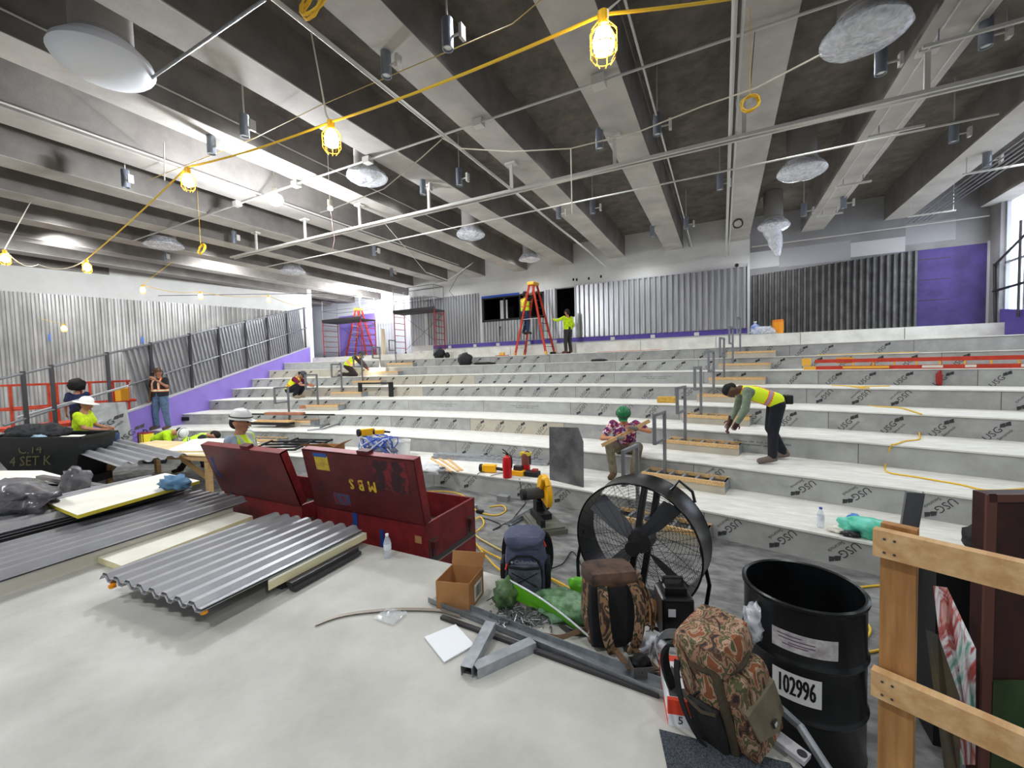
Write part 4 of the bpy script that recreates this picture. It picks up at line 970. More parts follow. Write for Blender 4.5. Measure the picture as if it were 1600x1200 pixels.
# extinguishers
m_exr=mat('extinguisher_red',(196,24,32),.3); m_exd=mat('extinguisher_dark',(120,30,32),.3)
def exting(p,lb,dark=False):
    t=empty('fire_extinguisher',p,label=lb,cat='fire extinguisher'); m=m_exd if dark else m_exr
    MB().lathe([(0,0),(.085,0),(.09,.02),(.09,.36),(.075,.41),(.03,.44),(.02,.46),(0,.46)],n=24).build('cylinder',m_exr,parent=t,smooth=True)
    if dark: MB().lathe([(.091,.2),(.091,.36),(.077,.41),(.031,.44)],n=24).build('upper_sleeve',mat('amber_brown',(120,70,60),.4),parent=t,smooth=True)
    MB().bb((-.02,-.02,.45),(.02,.02,.49)).tube([(0,0,.49),(-.03,0,.52),(-.1,0,.56)],.011,6).tube([(0,0,.48),(-.09,0,.49)],.01,6).build('valve_handle',m_black if not dark else m_cap,parent=t)
    MB().tube([(.02,0,.47),(.09,0,.44),(.11,0,.34),(.105,0,.2)],.011,6).build('hose',m_black,parent=t)
    if not dark: MB().lathe([(.0915,.2),(.0915,.33)],n=24).build('label_band',m_exr,parent=t)
    else: MB().bb((-.11,-.06,.38),(.11,.06,.44)).build('yellow_tag',mat('tag_yellow',(210,190,60),.7),parent=t)
    MB().bb((-.095,-.03,.18),(-.088,.03,.32)).build('paper_label',m_cream,parent=t)
    t.scale=(.9,.9,.9)
    return t
exting(G(793,746,H),'nearer bright red fire extinguisher on the lowest tier')
exting(G(822,740,H),'farther fire extinguisher with pale top and yellow tag on the lowest tier',True)
def power_tool(p,rz,lb,col=(240,176,30),s=1.0,cat='power tool'):
    t=empty('grinder',p,rz,label=lb,cat=cat); m=mat('tool_yellow',(246,182,22),.4)
    MB().rbox((0,0,.06*s),(.20*s,.09*s,.10*s),.02).build('tool_body',m,parent=t); MB().cyl((.08*s,0,.06*s),(.22*s,.02,.04*s),.022*s,n=10).build('grip',m_black,parent=t); MB().cyl((-.11*s,0,.06*s),(-.14*s,0,.06*s),.055*s,n=16).build('tool_head',m_black,parent=t); return t
power_tool(G(765,738,H),.2,'yellow and black grinder on the lowest tier left of the red extinguisher',s=1.35)
t=empty('battery_charger',G(811,742,H),label='yellow charger with grey battery between the two extinguishers',cat='charger'); MB().rbox((0,0,.045),(.24,.18,.09),.02).build('charger_body',m_sy,parent=t); MB().rbox((-.01,0,.13),(.16,.11,.09),.015).build('battery_pack',m_steel,parent=t)
t=empty('battery_charger',G(832,744,H),label='dark red and black battery charger beside the steel plate',cat='charger'); MB().rbox((0,0,.05),(.26,.16,.09),.02).build('charger_body',m_black,parent=t); MB().rbox((.05,0,.11),(.1,.1,.05),.01).build('battery_pack',mat('charger_red',(150,40,40),.5),parent=t)
cable('power_cable',[G(811,748,H+.01),edge_pt(812,1,.01),edge_pt(812,1,-.03),edge_pt(815,1,-.3),G(822,785,.01),G(800,812,.01),G(770,828,.01)],.006,m_black,'black charger cord falling over the lowest tier edge to the floor','cord')
cable('power_cable',smooth_path([G(758,736,H+.03),edge_pt(748,1,.02),edge_pt(745,1,-.06),edge_pt(752,1,-.22),edge_pt(760,1,-.25),edge_pt(764,1,-.05),G(772,742,H+.02),G(792,738,H+.02)]),.006,m_black,'black grinder cord looping over the edge of the lowest tier','cord')
# bundle of perforated studs
base=G(676,716,H); end=G(862,728,H); dd=(end-base); 
for i,(o_,z_,lb) in enumerate(((0,.026,'front'),(.10,.026,'second'),(.20,.026,'third'),(.05,.075,'upper front'),(.15,.075,'upper rear'))):
    nrm=V(-dd.y,dd.x,0).normalized(); a=base+nrm*o_+V(0,0,z_)+dd*(.03*((i*7)%5)/5); b=a+dd*(.97-.04*(i%3))
    m5=MB().mat(m_studs).beam(a,b,.09,.05)
    L_=(b-a).length; dn=(b-a).normalized(); m5.mat(m_joint)
    if i>=2:
        for k in range(int(L_/.16)):
            if k/(L_/.16)<.4: continue
            m5.beam(a+dn*(k*.16)+V(0,0,.027),a+dn*(k*.16+.09)+V(0,0,.027),.03,.004)
    tag(m5.build('perforated_stud'),lb+' galvanised stud of the bundle on the lowest tier','metal stud','galvanised studs bundled on the lowest tier')
for i,(u0,v0,u1_,v1_) in enumerate(((674,716,706,737),(683,714,716,736),(695,713,722,735))):
    p=G(u0,v0,H+.01);q=G(u1_,v1_,H+.01); tag(MB().beam(p,q,.05,.02).build('wood_strip',m_wood),['leftmost','middle','rightmost'][i]+' thin pine strip lying before the studs','wood strip','pine strips on the lowest tier')
crumple('plastic_rag',G(663,738,H),(.38,.2,.09),mat('rag_white',(222,222,220),.6,scale=12,col2=(190,192,194)),'crumpled white plastic at the end of the red lid, on the lowest tier','plastic',7,.6)
# white bucket
t=empty('bucket',G(630,712,H),label='white plastic bucket on the lowest tier behind the red chest',cat='bucket'); MB().lathe([(0,0),(.15,0),(.17,.32),(.18,.33),(.18,.36),(.165,.36),(.15,.03)],n=28).build('bucket_body',mat('bucket_white',(232,232,228),.4),parent=t,smooth=True); MB().tube([(.18*math.cos(a),.18*math.sin(a),.3-.12*math.sin(a)) for a in [PI*i/12+PI for i in range(13)]],.005,5).build('handle',m_cap,parent=t)
# heap of blue and white wires with a yellow drill
cw=V(-6.75,6.72,H+.0)
mb=MB().mat(mat('wire_blue',(60,96,190),.5)); rnd=random.Random(5)
t=empty('wire_heap',cw,label='tangled blue and white wires heaped above the lettered lid',cat='wires')
for m,k in ((mat('wire_blue',(60,96,190),.5),10),(mat('wire_white',(206,208,216),.5),10)):
    mb=MB()
    for i in range(k):
        pts=[]; ph=rnd.uniform(0,6); r=rnd.uniform(.14,.34); cx,cy=rnd.uniform(-.12,.12),rnd.uniform(-.1,.1)
        for j in range(16):
            a=ph+j*.45; pts.append((cx+r*math.cos(a)*1.1,cy+r*.6*math.sin(a),.22+.16*math.sin(a*1.3+i)+rnd.uniform(-.02,.02)))
        mb.tube(pts,.010,5)
    mb.build('wires',m,parent=t,smooth=True)
t.scale=(1.25,1.1,1.35)
o=crumple('heap_base',(0,0,0),(.36,.26,.13),mat('heap_grey',(120,124,138),.7,scale=8,col2=(80,84,100)),None,None,3,.5); o.parent=t; o.location=(0,0,0)
power_tool(cw+V(-.28,.0,.52),1.2,'yellow cordless drill lying on the left of the wire heap',s=1.5,cat='drill')
o=power_tool(cw+V(.05,.05,.56),.5,'second yellow tool on top of the wire heap',s=1.0,cat='drill')
# black flat frames / cases behind the left chest
for i,(u,v,rz,lb) in enumerate(((440,706,.3,'folded black metal frame on the floor behind the left chest lid'),(485,698,.1,'second folded black metal frame nearer the carton'))):
    p=G(u,v,.30); t=empty('folded_frame',V(p.x,p.y,.0 if p.y<6 else H),rz,label=lb,cat='metal frame',group='folded black frames behind the chests')
    mb=MB()
    for k in range(4): mb.beam((-.6+.05*k,-.3+.18*k,.05+.04*k),(.6+.05*k,-.25+.18*k,.07+.04*k),.05,.04)
    mb.beam((-.6,-.3,.08),(-.45,.25,.2),.05,.04).beam((.6,-.3,.08),(.7,.25,.2),.05,.04); mb.build('frame_bars',m_black,parent=t)
    MB().bb((-.4,-.1,.0),(.4,.2,.03)).build('base_sheet',m_cream,parent=t)
# black bench shaped frame
a=G(563,620,4*H);b=G(612,620,4*H)
t=empty('steel_bench_frame',(a+b)/2,math.atan2(b.y-a.y,b.x-a.x),label='black rectangular steel frame standing open on the fourth tier',cat='metal frame'); w_=(b-a).length/2; hh=.50
MB().bb((-w_-.04,-.05,0),(-w_+.06,.05,hh)).build('leg',m_black,parent=t); MB().bb((w_-.08,-.05,0),(w_+.05,.05,hh)).build('leg',m_black,parent=t); MB().bb((-w_-.04,-.05,hh-.05),(w_+.05,.05,hh)).build('top_bar',m_black,parent=t)
# long black bars
a=G(264,664,2*H);b=G(342,661,2*H)
t=tag(MB().bb((0,-.03,.12),((b-a).length,.03,.24)).bb((0,-.03,0),(.06,.03,.12)).bb(((b-a).length*.72,-.03,0),((b-a).length*.72+.06,.03,.12)).build('steel_channel',m_black),'long black steel channel on short feet on the second tier at left','steel channel'); t.location=a; t.rotation_euler=(0,0,math.atan2(b.y-a.y,b.x-a.x))
a=G(388,647,3*H+.02);b=G(522,648,3*H+.02)
tag(MB().beam(a,b,.06,.04).build('steel_bar',m_black),'thin black bar lying along the third tier of the left aisle','steel bar')
a=G(416,646,3*H+.06);b=G(474,646,3*H+.06)
tag(MB().beam(a,b,.16,.07).build('timber_plank',mat('plank_red',(176,120,92),.8,scale=6,col2=(150,98,74))),'short reddish plank on the third tier of the left aisle','plank')
a=G(396,661,2*H+.12);b=G(456,662,2*H+.12)
tag(MB().mat(m_black).beam(a,b,.22,.07).mat(m_wood).beam(a+V(0,0,.07),b+V(0,0,.07),.22,.05).build('timber_curb'),'black based timber curb on the second tier of the left aisle','timber')
a=G(462,632,4*H-.28);b=G(510,631,4*H-.28)
tag(MB().beam(G(468,636,4*H-.22),G(508,634,4*H-.22),.12,.1).build('timber_plank',mat('plank_red',(176,120,92),.8)),'reddish plank with yellow end below the crouching worker','plank')
for i,(u0,v0,u1_,v1_) in enumerate(((470,665,525,660),(480,672,530,662),(500,668,528,650))):
    tag(MB().tube([G(u0,v0,2*H+.03),G((u0+u1_)/2,(v0+v1_)/2+3,2*H+.03),G(u1_,v1_,2*H+.05)],.022,6).build('bent_conduit',m_rail),['lower','middle','upper'][i]+' bent grey tube lying on the second tier beside the left aisle','tube','bent grey tubes on the second tier')
# sponge block, bags, small things
o=tag(MB().rbox((0,0,.07),(.42,.2,.14),.02).build('sponge_block',mat('sponge_yellow',(206,168,74),.9,scale=12,col2=(180,136,60))),'yellow brown sponge block on the fourth tier right of the green helmet','block'); o.location=G(1042,629,4*H)
for (u,v,z,d,lb) in ((727,570,7*H,(.34,.22,.28),'black backpack slumped on the seventh tier before the long wall'),(757,572,7*H,(.5,.2,.06),'flat black garment beside the slumped backpack'),(686,557,8*H,(.28,.2,.26),'black bag at the foot of the right scaffold'),(699,556,8*H,(.12,.1,.14),'small black box beside the bag by the right scaffold'),(936,566,7*H,(.3,.1,.05),'small black tool lying on the seventh tier in the centre')):
    crumple('black_bag',(G(u,v,z+.02).x,0,0) if False else V(0,0,0),d,m_black,lb,'bag',int(u),.3)
    o=COL.objects[-1]; 
    R=R1+TD*(round(z/H)-1)+.45
    q=G(u,v+3,z-.05); dirv=V(q.x,q.y,0).normalized()
    # walk along the viewing direction to the tier
    k=.5
    while True:
        p=dirv*k; 
        if (p-V(XC,YC,0)).length>R: break
        k+=.02
    o.location=V(p.x,p.y,z)
t=MB().cyl((0,0,.03),(.45,0,.03),.012,n=8).cyl((.45,0,.03),(.62,0,.03),.035,n=8).cyl((-.22,0,.05),(0,0,.05),.05,n=10).build('caulking_gun',m_black); t.location=on6(-5.9,.35,8)+V(0,0,0); tag(t,'black and white caulking gun on the top tier near the orange ladder','tool')
t=MB().mat(m_or).beam((-.3,0,.02),(.3,0,.02),.1,.03).mat(m_ly).rbox((0,0,.09),(.2,.14,.12),.02).build('laser_level'); t.location=on6(-8.2,.25,8); tag(t,'yellow and orange tool on the edge of the top tier left of the slumped backpack','tool')
cable('power_cable',[on6(-4.2,.3,8)+V(0,0,.01),on6(-3.0,.15,8)+V(0,0,.01),on6(-1.9,.25,8)+V(0,0,.01)],.012,mat('cord_orange',(200,90,50),.6),'orange brown cord along the top tier in the centre','cord')
# bottle, green bag and trash on the first tier at right
def bottle(p,lb,h=.21,cap=(240,240,244)):
    t=empty('water_bottle',p,label=lb,cat='bottle'); r=h*.155
    MB().lathe([(0,0),(r*.9,0),(r,.01),(r*.94,h*.3),(r,h*.35),(r,h*.62),(r*.85,h*.72),(r*.4,h*.9),(r*.4,h*.93),(0,h*.93)],n=20).build('bottle_body',mat('clear_plastic',(225,235,245),.08,alpha=.38),parent=t,smooth=True)
    MB().lathe([(r*1.01,h*.36),(r*1.01,h*.60)],n=20).build('bottle_label',mat('bottle_label',(224,228,238),.5),parent=t,smooth=True)
    MB().cyl((0,0,h*.92),(0,0,h*1.0),r*.45,n=12).build('bottle_cap',mat('cap%d'%sum(cap),cap,.4),parent=t)
    return t
bottle(G(606,871,.7),'clear plastic water bottle standing on the stage before the lettered chest')
bottle(G(1282,824,H),'clear water bottle with blue cap on the lowest tier at right',.24,(70,90,190))
crumple('plastic_bag',G(1352,836,H),(.24,.16,.11),mat('bag_green',(40,176,130),.35,scale=7,col2=(120,210,190)),'crumpled green and blue plastic bag on the lowest tier behind the wooden rail','plastic bag',3,.5)
crumple('plastic_bag',G(1336,822,H),(.07,.07,.08),mat('bag_blue',(70,130,200),.35),'small blue plastic lump at the left of the green bag','plastic bag',5,.4)
crumple('paper_litter',G(1312,832,H),(.11,.06,.04),m_cream,'pale crumpled litter left of the green bag','litter',5,.6)
crumple('paper_litter',G(1330,838,H),(.08,.06,.04),m_steel,'dark grey crumpled litter before the green bag','litter',9,.6)
crumple('black_bag',G(1532,862,H),(.14,.1,.16),m_black,'black bag on the lowest tier left of the brown framed panel','bag',2,.3)
# ================================================================== FOREGROUND
SZ=.7
def soft(mb,c,d,k=.35,seed=0,amp=.02,n=6,R=None,taper=0):
    "soft rounded cushion-like box"
    bm=bmesh.new(); bmesh.ops.create_cube(bm,size=2); bmesh.ops.subdivide_edges(bm,edges=bm.edges[:],cuts=n,use_grid_fill=True)
    c=Vector(c)
    for v in bm.verts:
        p=v.co.copy(); s=p.normalized()*1.25; q=p.lerp(s,k)
        q+=q.normalized()*amp*10*noise.noise(p*1.6+Vector((seed,seed*1.7,0)))
        f=1-taper*(q.z+1)/2
        v.co=Vector((q.x*d[0]/2*f,q.y*d[1]/2*f,q.z*d[2]/2))
    bm.verts.ensure_lookup_table()
    vs=[(R@v.co if R is not None else v.co)+c for v in bm.verts]; idx={v:i for i,v in enumerate(bm.verts)}
    fs=[tuple(idx[v] for v in f.verts) for f in bm.faces]; bm.free(); return mb.add(vs,fs)
def strap(mb,pts,w_,th,side):
    "flat webbing following pts, width along side vector"
    pts=[Vector(p) for p in pts]; side=Vector(side).normalized()*w_/2; n=len(pts); vs=[]
    for i,p in enumerate(pts):
        d=(pts[min(i+1,n-1)]-pts[max(i-1,0)]).normalized(); nr=d.cross(side).normalized()*th/2
        vs+=[p-side-nr,p+side-nr,p+side+nr,p-side+nr]
    fs=[(0,1,2,3),(4*n-4,4*n-1,4*n-2,4*n-3)]
    for i in range(n-1):
        for j in range(4): fs.append((4*i+j,4*i+4+j,4*i+4+(j+1)%4,4*i+(j+1)%4))
    return mb.add(vs,fs)
def bez(a,b,c,d,k=10): 
    a,b,c,d=map(Vector,(a,b,c,d)); return [a*(1-t)**3+b*3*t*(1-t)**2+c*3*t*t*(1-t)+d*t**3 for t in [i/k for i in range(k+1)]]
m_camo=ramp_mat('camo_leaf',[(38,30,24),(84,58,42),(150,112,88),(76,78,48),(164,134,112),(126,72,40)],scale=15,distort=.9,rough=.85,bump=.3,detail=8,stretch=(1,1,.5))
m_camod=ramp_mat('camo_dark',[(30,24,20),(60,42,30),(128,96,66),(44,42,30),(150,120,92),(84,52,34)],scale=10,distort=.7,rough=.85,bump=.25,detail=6,stretch=(1,1,.6))
m_olive=mat('olive_webbing',(74,64,48),.85,scale=30,col2=(60,52,40),bump=.2,bscale=200)
m_olive2=mat('olive_flap',(112,104,84),.85,scale=12,col2=(96,88,70),bump=.2,bscale=150)
m_bmesh=mat('black_mesh',(20,20,21),.8,scale=60,col2=(34,33,32))
m_blk=mat('black_fabric',(26,26,29),.85,scale=20,col2=(18,18,20),bump=.2,bscale=120)
m_navy=mat('blue_grey_fabric',(86,90,114),.85,scale=10,col2=(70,74,96),bump=.3,bscale=40)
m_greyf=mat('grey_fabric',(100,104,116),.85,scale=14,col2=(68,72,84),bump=.2,bscale=90)
m_redc=mat('red_cord',(200,50,40),.6)
# --- big camouflage backpack at right
def lean(t,loc,rz,ax=0,ay=0): t.location=loc; t.rotation_euler=(ax,ay,rz); return t
t=empty('backpack',(0,0,0),label='leafy camouflage backpack with olive trim beside the black drum',cat='backpack',group=None)
b3=G(1152,1146,SZ); t.scale=(.86,.86,.86); lean(t,V(b3.x-.03,b3.y+.035,SZ+.005),math.radians(27+34),math.radians(-6),math.radians(-13))
mb=MB(); soft(mb,(0,0,.26),(.30,.22,.50),.30,1,.008); mb.build('main_body',m_camo,parent=t,smooth=True)
mb=MB(); soft(mb,(0,.005,.255),(.312,.235,.42),.26,1,.003); 
mb=MB(); 
for x in (-.135,.135): mb.tube([(x,-.108,.03),(x,-.112,.15),(x,-.112,.30),(x*.95,-.105,.44),(x*.9,-.05,.495)],.026,8)
mb.tube([(-.13,-.118,.045),(0,-.128,.03),(.13,-.118,.045)],.012,8); mb.build('olive_piping',m_olive,parent=t,smooth=True)
mb=MB(); soft(mb,(0,-.03,.50),(.29,.27,.15),.38,4,.01); tp_=mb.build('top_lid',m_camo,parent=t,smooth=True)
mb=MB(); ring=[(.138*math.cos(a)*(1 if abs(math.cos(a))<.8 else .97),-.03+.128*math.sin(a),.445) for a in [2*PI*i/28 for i in range(28)]]; mb.tube([(p[0]*1.03,p[1]*1.02+ (-.002),p[2]) for p in ring],.023,8,True); mb.build('lid_band',m_olive,parent=t,smooth=True)
MB().tube(bez((-.07,-.12,.545),(-.05,-.10,.585),(.05,-.08,.585),(.06,-.02,.578)),.004,6).build('lid_zip',m_black,parent=tp_)
mb=MB(); soft(mb,(0,-.15,.28),(.25,.12,.26),.36,7,.01); fp=mb.build('front_pocket',m_camo,parent=t,smooth=True)
mb=MB(); soft(mb,(0,-.155,.12),(.26,.13,.20),.34,9,.01); fp2=mb.build('lower_pocket',m_camo,parent=t,smooth=True)
mb=MB().ext([(-.13,-.222,.285),(.13,-.222,.285),(.115,-.245,.15),(.02,-.25,.105),(-.115,-.245,.16)],(0,.010,.003)).ext([(-.13,-.222,.285),(.13,-.222,.285),(.13,-.19,.31),(-.13,-.19,.31)],(0,.01,0)); fl=mb.build('pocket_flap',m_olive2,parent=t)
MB().rbox((.01,-.254,.165),(.035,.008,.03),.003).build('emblem',mat('emblem_dark',(38,38,36),.4),parent=fl)
MB().bb((-.002,-.2605,.158),(.020,-.258,.172)).build('emblem_patch',m_cap,parent=fl)
mb=MB(); soft(mb,(-.165,-.01,.13),(.05,.17,.25),.3,3,.01); mb.build('side_mesh_pocket',m_bmesh,parent=t,smooth=True)
MB().tube([(-.185,-.09,.25),(-.198,-.02,.235),(-.185,.07,.25)],.009,6).build('pocket_trim',m_olive,parent=t,smooth=True)
for x in (-.09,.09):
    mb=MB(); strap(mb,bez((x,.12,.47),(x*1.4,.26,.46),(x*1.7,.24,.16),(x*1.3,.12,.06),12),.055,.016,(1,0,0)); mb.build('shoulder_strap',m_blk,parent=t)
mb=MB(); strap(mb,bez((-.15,.10,.42),(-.23,.10,.30),(-.25,.04,.12),(-.20,-.02,-.0),10),.03,.01,(0,1,0)); mb.build('side_strap',m_blk,parent=t)
mb=MB().tube(bez((-.12,-.06,.30),(-.16,-.05,.36),(-.16,.02,.30),(-.155,.05,.24)),.008,6).tube([(-.155,-.07,.24),(-.158,0,.38),(-.15,.03,.42)],.004,6); mb.build('side_cord',m_black,parent=t)
# --- middle backpack, straps towards the camera
t=empty('backpack',(0,0,0),label='dark brown camouflage backpack with its shoulder straps facing the camera, before the big fan',cat='backpack')
b2=G(965,1008,SZ); t.scale=(.93,.93,.95); lean(t,V(b2.x-.04,b2.y+.06,SZ+.005),math.radians(27+180+6),math.radians(4),0)
mb=MB(); soft(mb,(0,0,.205),(.36,.22,.40),.30,11,.010); mb.build('main_body',m_camod,parent=t,smooth=True)
mb=MB(); soft(mb,(0.02,.02,.41),(.31,.24,.085),.40,12,.006); mb.build('top_lid',mat('lid_brown',(96,72,56),.85,scale=10,col2=(52,40,34)),parent=t,smooth=True)
mb=MB(); soft(mb,(.03,.106,.20),(.30,.06,.37),.25,13,.006); mb.build('back_panel',m_blk,parent=t,smooth=True)
for x in (-.085,.10):
    mb=MB(); strap(mb,bez((x,.13,.38),(x*1.3,.24,.36),(x*1.3,.22,.1),(x*.6,.17,.0),14),.06,.016,(1,0,0)); s_=mb.build('shoulder_strap',m_camod,parent=t)
    MB().bb((x*1.25-.022,.205,.20),(x*1.25+.022,.212,.235)).bb((x*1.22-.02,.203,.26),(x*1.22+.02,.21,.285)).build('buckle',m_joint,parent=s_)
mb=MB(); strap(mb,bez((-.19,.05,.34),(-.26,.1,.22),(-.24,.1,.08),(-.2,.06,-.0),10),.03,.012,(0,1,0)); mb.build('side_strap',m_camod,parent=t)
mb=MB(); strap(mb,[(.05,.17,.03),(.03,.25,.008),(.02,.33,.004)],.035,.008,(1,0,0)); strap(mb,[(-.06,.17,.03),(-.10,.26,.008),(-.13,.36,.004)],.035,.008,(1,0,0)); mb.build('loose_webbing',mat('webbing_brown',(116,92,70),.85),parent=t)
mb=MB(); soft(mb,(-.185,.0,.2),(.06,.16,.24),.35,16,.01); mb.build('side_pocket',m_camod,parent=t,smooth=True)
# --- blue backpack
t=empty('backpack',(0,0,0),label='blue grey backpack with red cord ends, between the carton and the green bag',cat='backpack')
b1=G(820,922,SZ); lean(t,V(b1.x,b1.y+.03,SZ+.005),math.radians(27-6),math.radians(4),0)
mb=MB(); soft(mb,(0,0,.20),(.30,.20,.40),.32,21,.008,taper=.12); mb.build('main_body',m_navy,parent=t,smooth=True)
mb=MB(); soft(mb,(0,-.02,.405),(.26,.22,.09),.55,22,.012); mb.build('top_lid',m_navy,parent=t,smooth=True)
mb=MB(); soft(mb,(0,-.10,.13),(.23,.08,.22),.3,23,.006); fp=mb.build('front_pocket',m_greyf,parent=t,smooth=True)
mb=MB().tube([(-.115,-.105,.05),(-.12,-.11,.2),(-.10,-.112,.27),(-.05,-.113,.305),(.05,-.113,.305),(.10,-.112,.27),(.12,-.11,.2),(.115,-.105,.05)],.008,8).tube([(-.11,-.135,.235),(0,-.142,.228),(.11,-.135,.235)],.009,8); mb.build('pocket_zip',m_blk,parent=t,smooth=True)
mb=MB().tube([(-.09,-.145,.2),(.09,-.148,.10)],.003,5).tube([(.09,-.145,.2),(-.09,-.148,.10)],.003,5).tube([(-.09,-.148,.10),(.06,-.15,.04)],.003,5); mb.build('bungee_cord',m_blk,parent=t)
mb=MB(); put_text(mb,'Columbia',.042,Matrix(((1,0,0,.01),(0,0,-1,-.118),(0,1,0,.262),(0,0,0,1)))); mb.add([(-.10,-.118,.262),(-.088,-.118,.274),(-.076,-.118,.262),(-.088,-.118,.25)],[(0,3,2,1)]); mb.build('stitched_name',mat('stitch_grey',(150,152,160),.7),parent=t)
for s in (-1,1):
    mb=MB(); soft(mb,(s*.155,0,.12),(.05,.14,.22),.35,25+s,.01); mb.build('side_pocket',m_blk,parent=t,smooth=True)
    mb=MB(); strap(mb,bez((s*.09,.10,.37),(s*.17,.24,.36),(s*.2,.22,.1),(s*.14,.12,.03)),.06,.02,(1,0,0)); mb.build('shoulder_strap',m_blk,parent=t)
MB().cyl((-.125,-.09,.235),(-.135,-.12,.205),.007).cyl((.13,0,.37),(.15,-.02,.33),.007).cyl((-.11,0,.40),(-.06,.02,.41),.007).build('red_cord_ends',m_redc,parent=t)
# --- drum
dp=G(1253,912,.955)
t=empty('steel_drum',V(dp.x,dp.y,0),label='open black steel drum with white number plate 102996',cat='drum')
m_drum=mat('drum_black',(13,14,16),.28,.1,spec=.5,scale=4,col2=(22,24,26))
r=.312; pr_=[(0,.012),(r-.01,.012),(r,.0),(r+.006,.012),(r,.03),(r,.28),(r+.006,.29),(r+.013,.305),(r+.006,.32),(r,.33),(r,.60),(r+.006,.61),(r+.013,.625),(r+.006,.64),(r,.65),(r,.92),(r+.004,.93),(r+.012,.94),(r+.012,.955),(r,.962),(r-.012,.955),(r-.012,.92),(r-.014,.04),(0,.035)]
MB().lathe(pr_,n=72).build('drum_shell',m_drum,parent=t,smooth=True)
def patch(mb,r,a0,a1,z0,z1,n=14,dz=0):
    vs=[];
    for i in range(n+1):
        a=a0+(a1-a0)*i/n; vs+=[(r*math.cos(a),r*math.sin(a),z0+dz*i/n),(r*math.cos(a),r*math.sin(a),z1+dz*i/n)]
    mb.add(vs,[(2*i,2*i+2,2*i+3,2*i+1) for i in range(n)])
ac=math.atan2(-dp.y,-dp.x)   # towards the camera
mb=MB(); patch(mb,r+.0015,ac-.46,ac+.30,.405,.565,dz=0); pl_=mb.build('number_plate',mat('plate_white',(222,222,218),.6),parent=t)
mb=MB()
vs,fs=text_geo('102996',.155)
def wrap(v,mid,z,rr,sx): a=mid+v.x*sx/rr; return (rr*math.cos(a),rr*math.sin(a),z+v.y)

for k_ in (0,.007,-.007): mb.add([wrap(v+V(k_,0,0),ac-.08,.485,r+.003+abs(k_)*.01,.40) for v in vs],fs)
mb.build('number',mat('ink_black',(14,14,16),.6),parent=pl_)
mb=MB(); patch(mb,r+.0015,ac-.47,ac+.55,.69,.80); l2=mb.build('paper_label',mat('label_dirty',(206,202,200),.7,scale=18,col2=(160,154,154)),parent=t)
mb=MB()
for k,(z,a0,a1) in enumerate(((.775,-.38,.0),(.755,-.36,.2),(.735,-.2,.2),(.722,-.3,.1))): patch(mb,r+.003,ac+a0,ac+a1,z,z+.006)
mb.build('label_print',mat('print_purple',(110,80,110),.7),parent=l2)
crumple('torn_film',V(-.27,-.20,.66),(.05,.08,.12),m_film,None,None,3,.7,parent=t)
# --- drum fan
fc=V(-.66,3.50,.79); t=empty('drum_fan',V(fc.x,fc.y,0),label='big round black drum fan with wire grille on the floor beyond the backpacks',cat='fan')
axd=V(.17,1,.03).normalized()
Rf=V(0,0,1).rotation_difference(axd).to_matrix().to_4x4(); Mf=Matrix.Translation((0,0,.80))@Rf   # local z = from front to back
Rr=.535; m_fan=mat('fan_black',(18,18,20),.3,.3); m_wire=mat('grille_wire',(40,40,42),.4,.5)
mb=MB().xf(Mf).lathe([(Rr-.012,.0),(Rr,-.008),(Rr+.004,0),(Rr,.01),(Rr-.004,.15),(Rr,.29),(Rr+.004,.30),(Rr,.31),(Rr-.014,.30),(Rr-.016,.15),(Rr-.012,.0)],n=80); mb.build('fan_drum',m_fan,parent=t,smooth=True)
def grille(z,bulge,nring,nsp,wire):
    mb=MB().xf(Mf)
    for i in range(nring):
        rr=.07+(Rr-.02-.07)*i/(nring-1); zz=z+bulge*(1-(rr/Rr)**2)
        mb.tube([(rr*math.cos(a),rr*math.sin(a),zz) for a in [2*PI*j/48 for j in range(48)]],wire,3,True)
    for i in range(nsp):
        a=2*PI*i/nsp; mb.tube([(rr*math.cos(a),rr*math.sin(a),z+bulge*(1-(rr/Rr)**2)+.004) for rr in (.05,.2,.35,Rr-.01)],wire*1.3,3)
    return mb
grille(.01,-.05,38,24,.0016).build('front_grille',m_wire,parent=t)
grille(.29,.05,16,16,.002).build('rear_grille',m_wire,parent=t)
MB().xf(Mf).cyl((0,0,-.065),(0,0,-.04),.062,n=28).build('hub_cap',m_black,parent=t)
MB().xf(Mf).cyl((0,0,.10),(0,0,.26),.10,n=28).build('motor',m_steel,parent=t)
mb=MB().xf(Mf)
for k in range(4):
    a=2*PI*k/4+.5
    def fn(u,v,a=a):
        rr=.09+.39*u; w_=.10+.05*u; aa=a+(v-.5)*w_/max(rr,.2)*1.05; return V(rr*math.cos(aa),rr*math.sin(aa),.09+.10*(v-.5))
    mb.grid(fn,8,4)
mb.build('blades',mat('blade_grey',(104,106,110),.5,.2),parent=t,smooth=True)
MB().xf(Mf).bb((-.08,-.50,.20),(-.03,.50,.24)).bb((.03,-.50,.20),(.08,.50,.24)).build('motor_struts',m_fan,parent=t)
mb=MB()
for s in (-1,1): mb.tube([(s*.5,.18,.8),(s*.56,.18,.5),(s*.5,.02,.12),(s*.5,.40,.1)],.016,8)
mb.tube([(-.5,.02,.12),(.5,.02,.12)],.016,8); mb.build('stand_frame',m_fan,parent=t)
for s in (-1,1): MB().cyl((s*.52,.30,.11),(s*.58,.30,.11),.11,n=24).build('wheel',m_black,parent=t)
MB().rbox((.44,.06,.22),(.16,.12,.16),.02).build('switch_box',m_black,parent=t)
MB().tube([(.28,.1,1.28),(.34,.12,1.36),(.44,.12,1.28),(.46,.1,1.2)],.012,8).build('carry_handle',m_fan,parent=t)
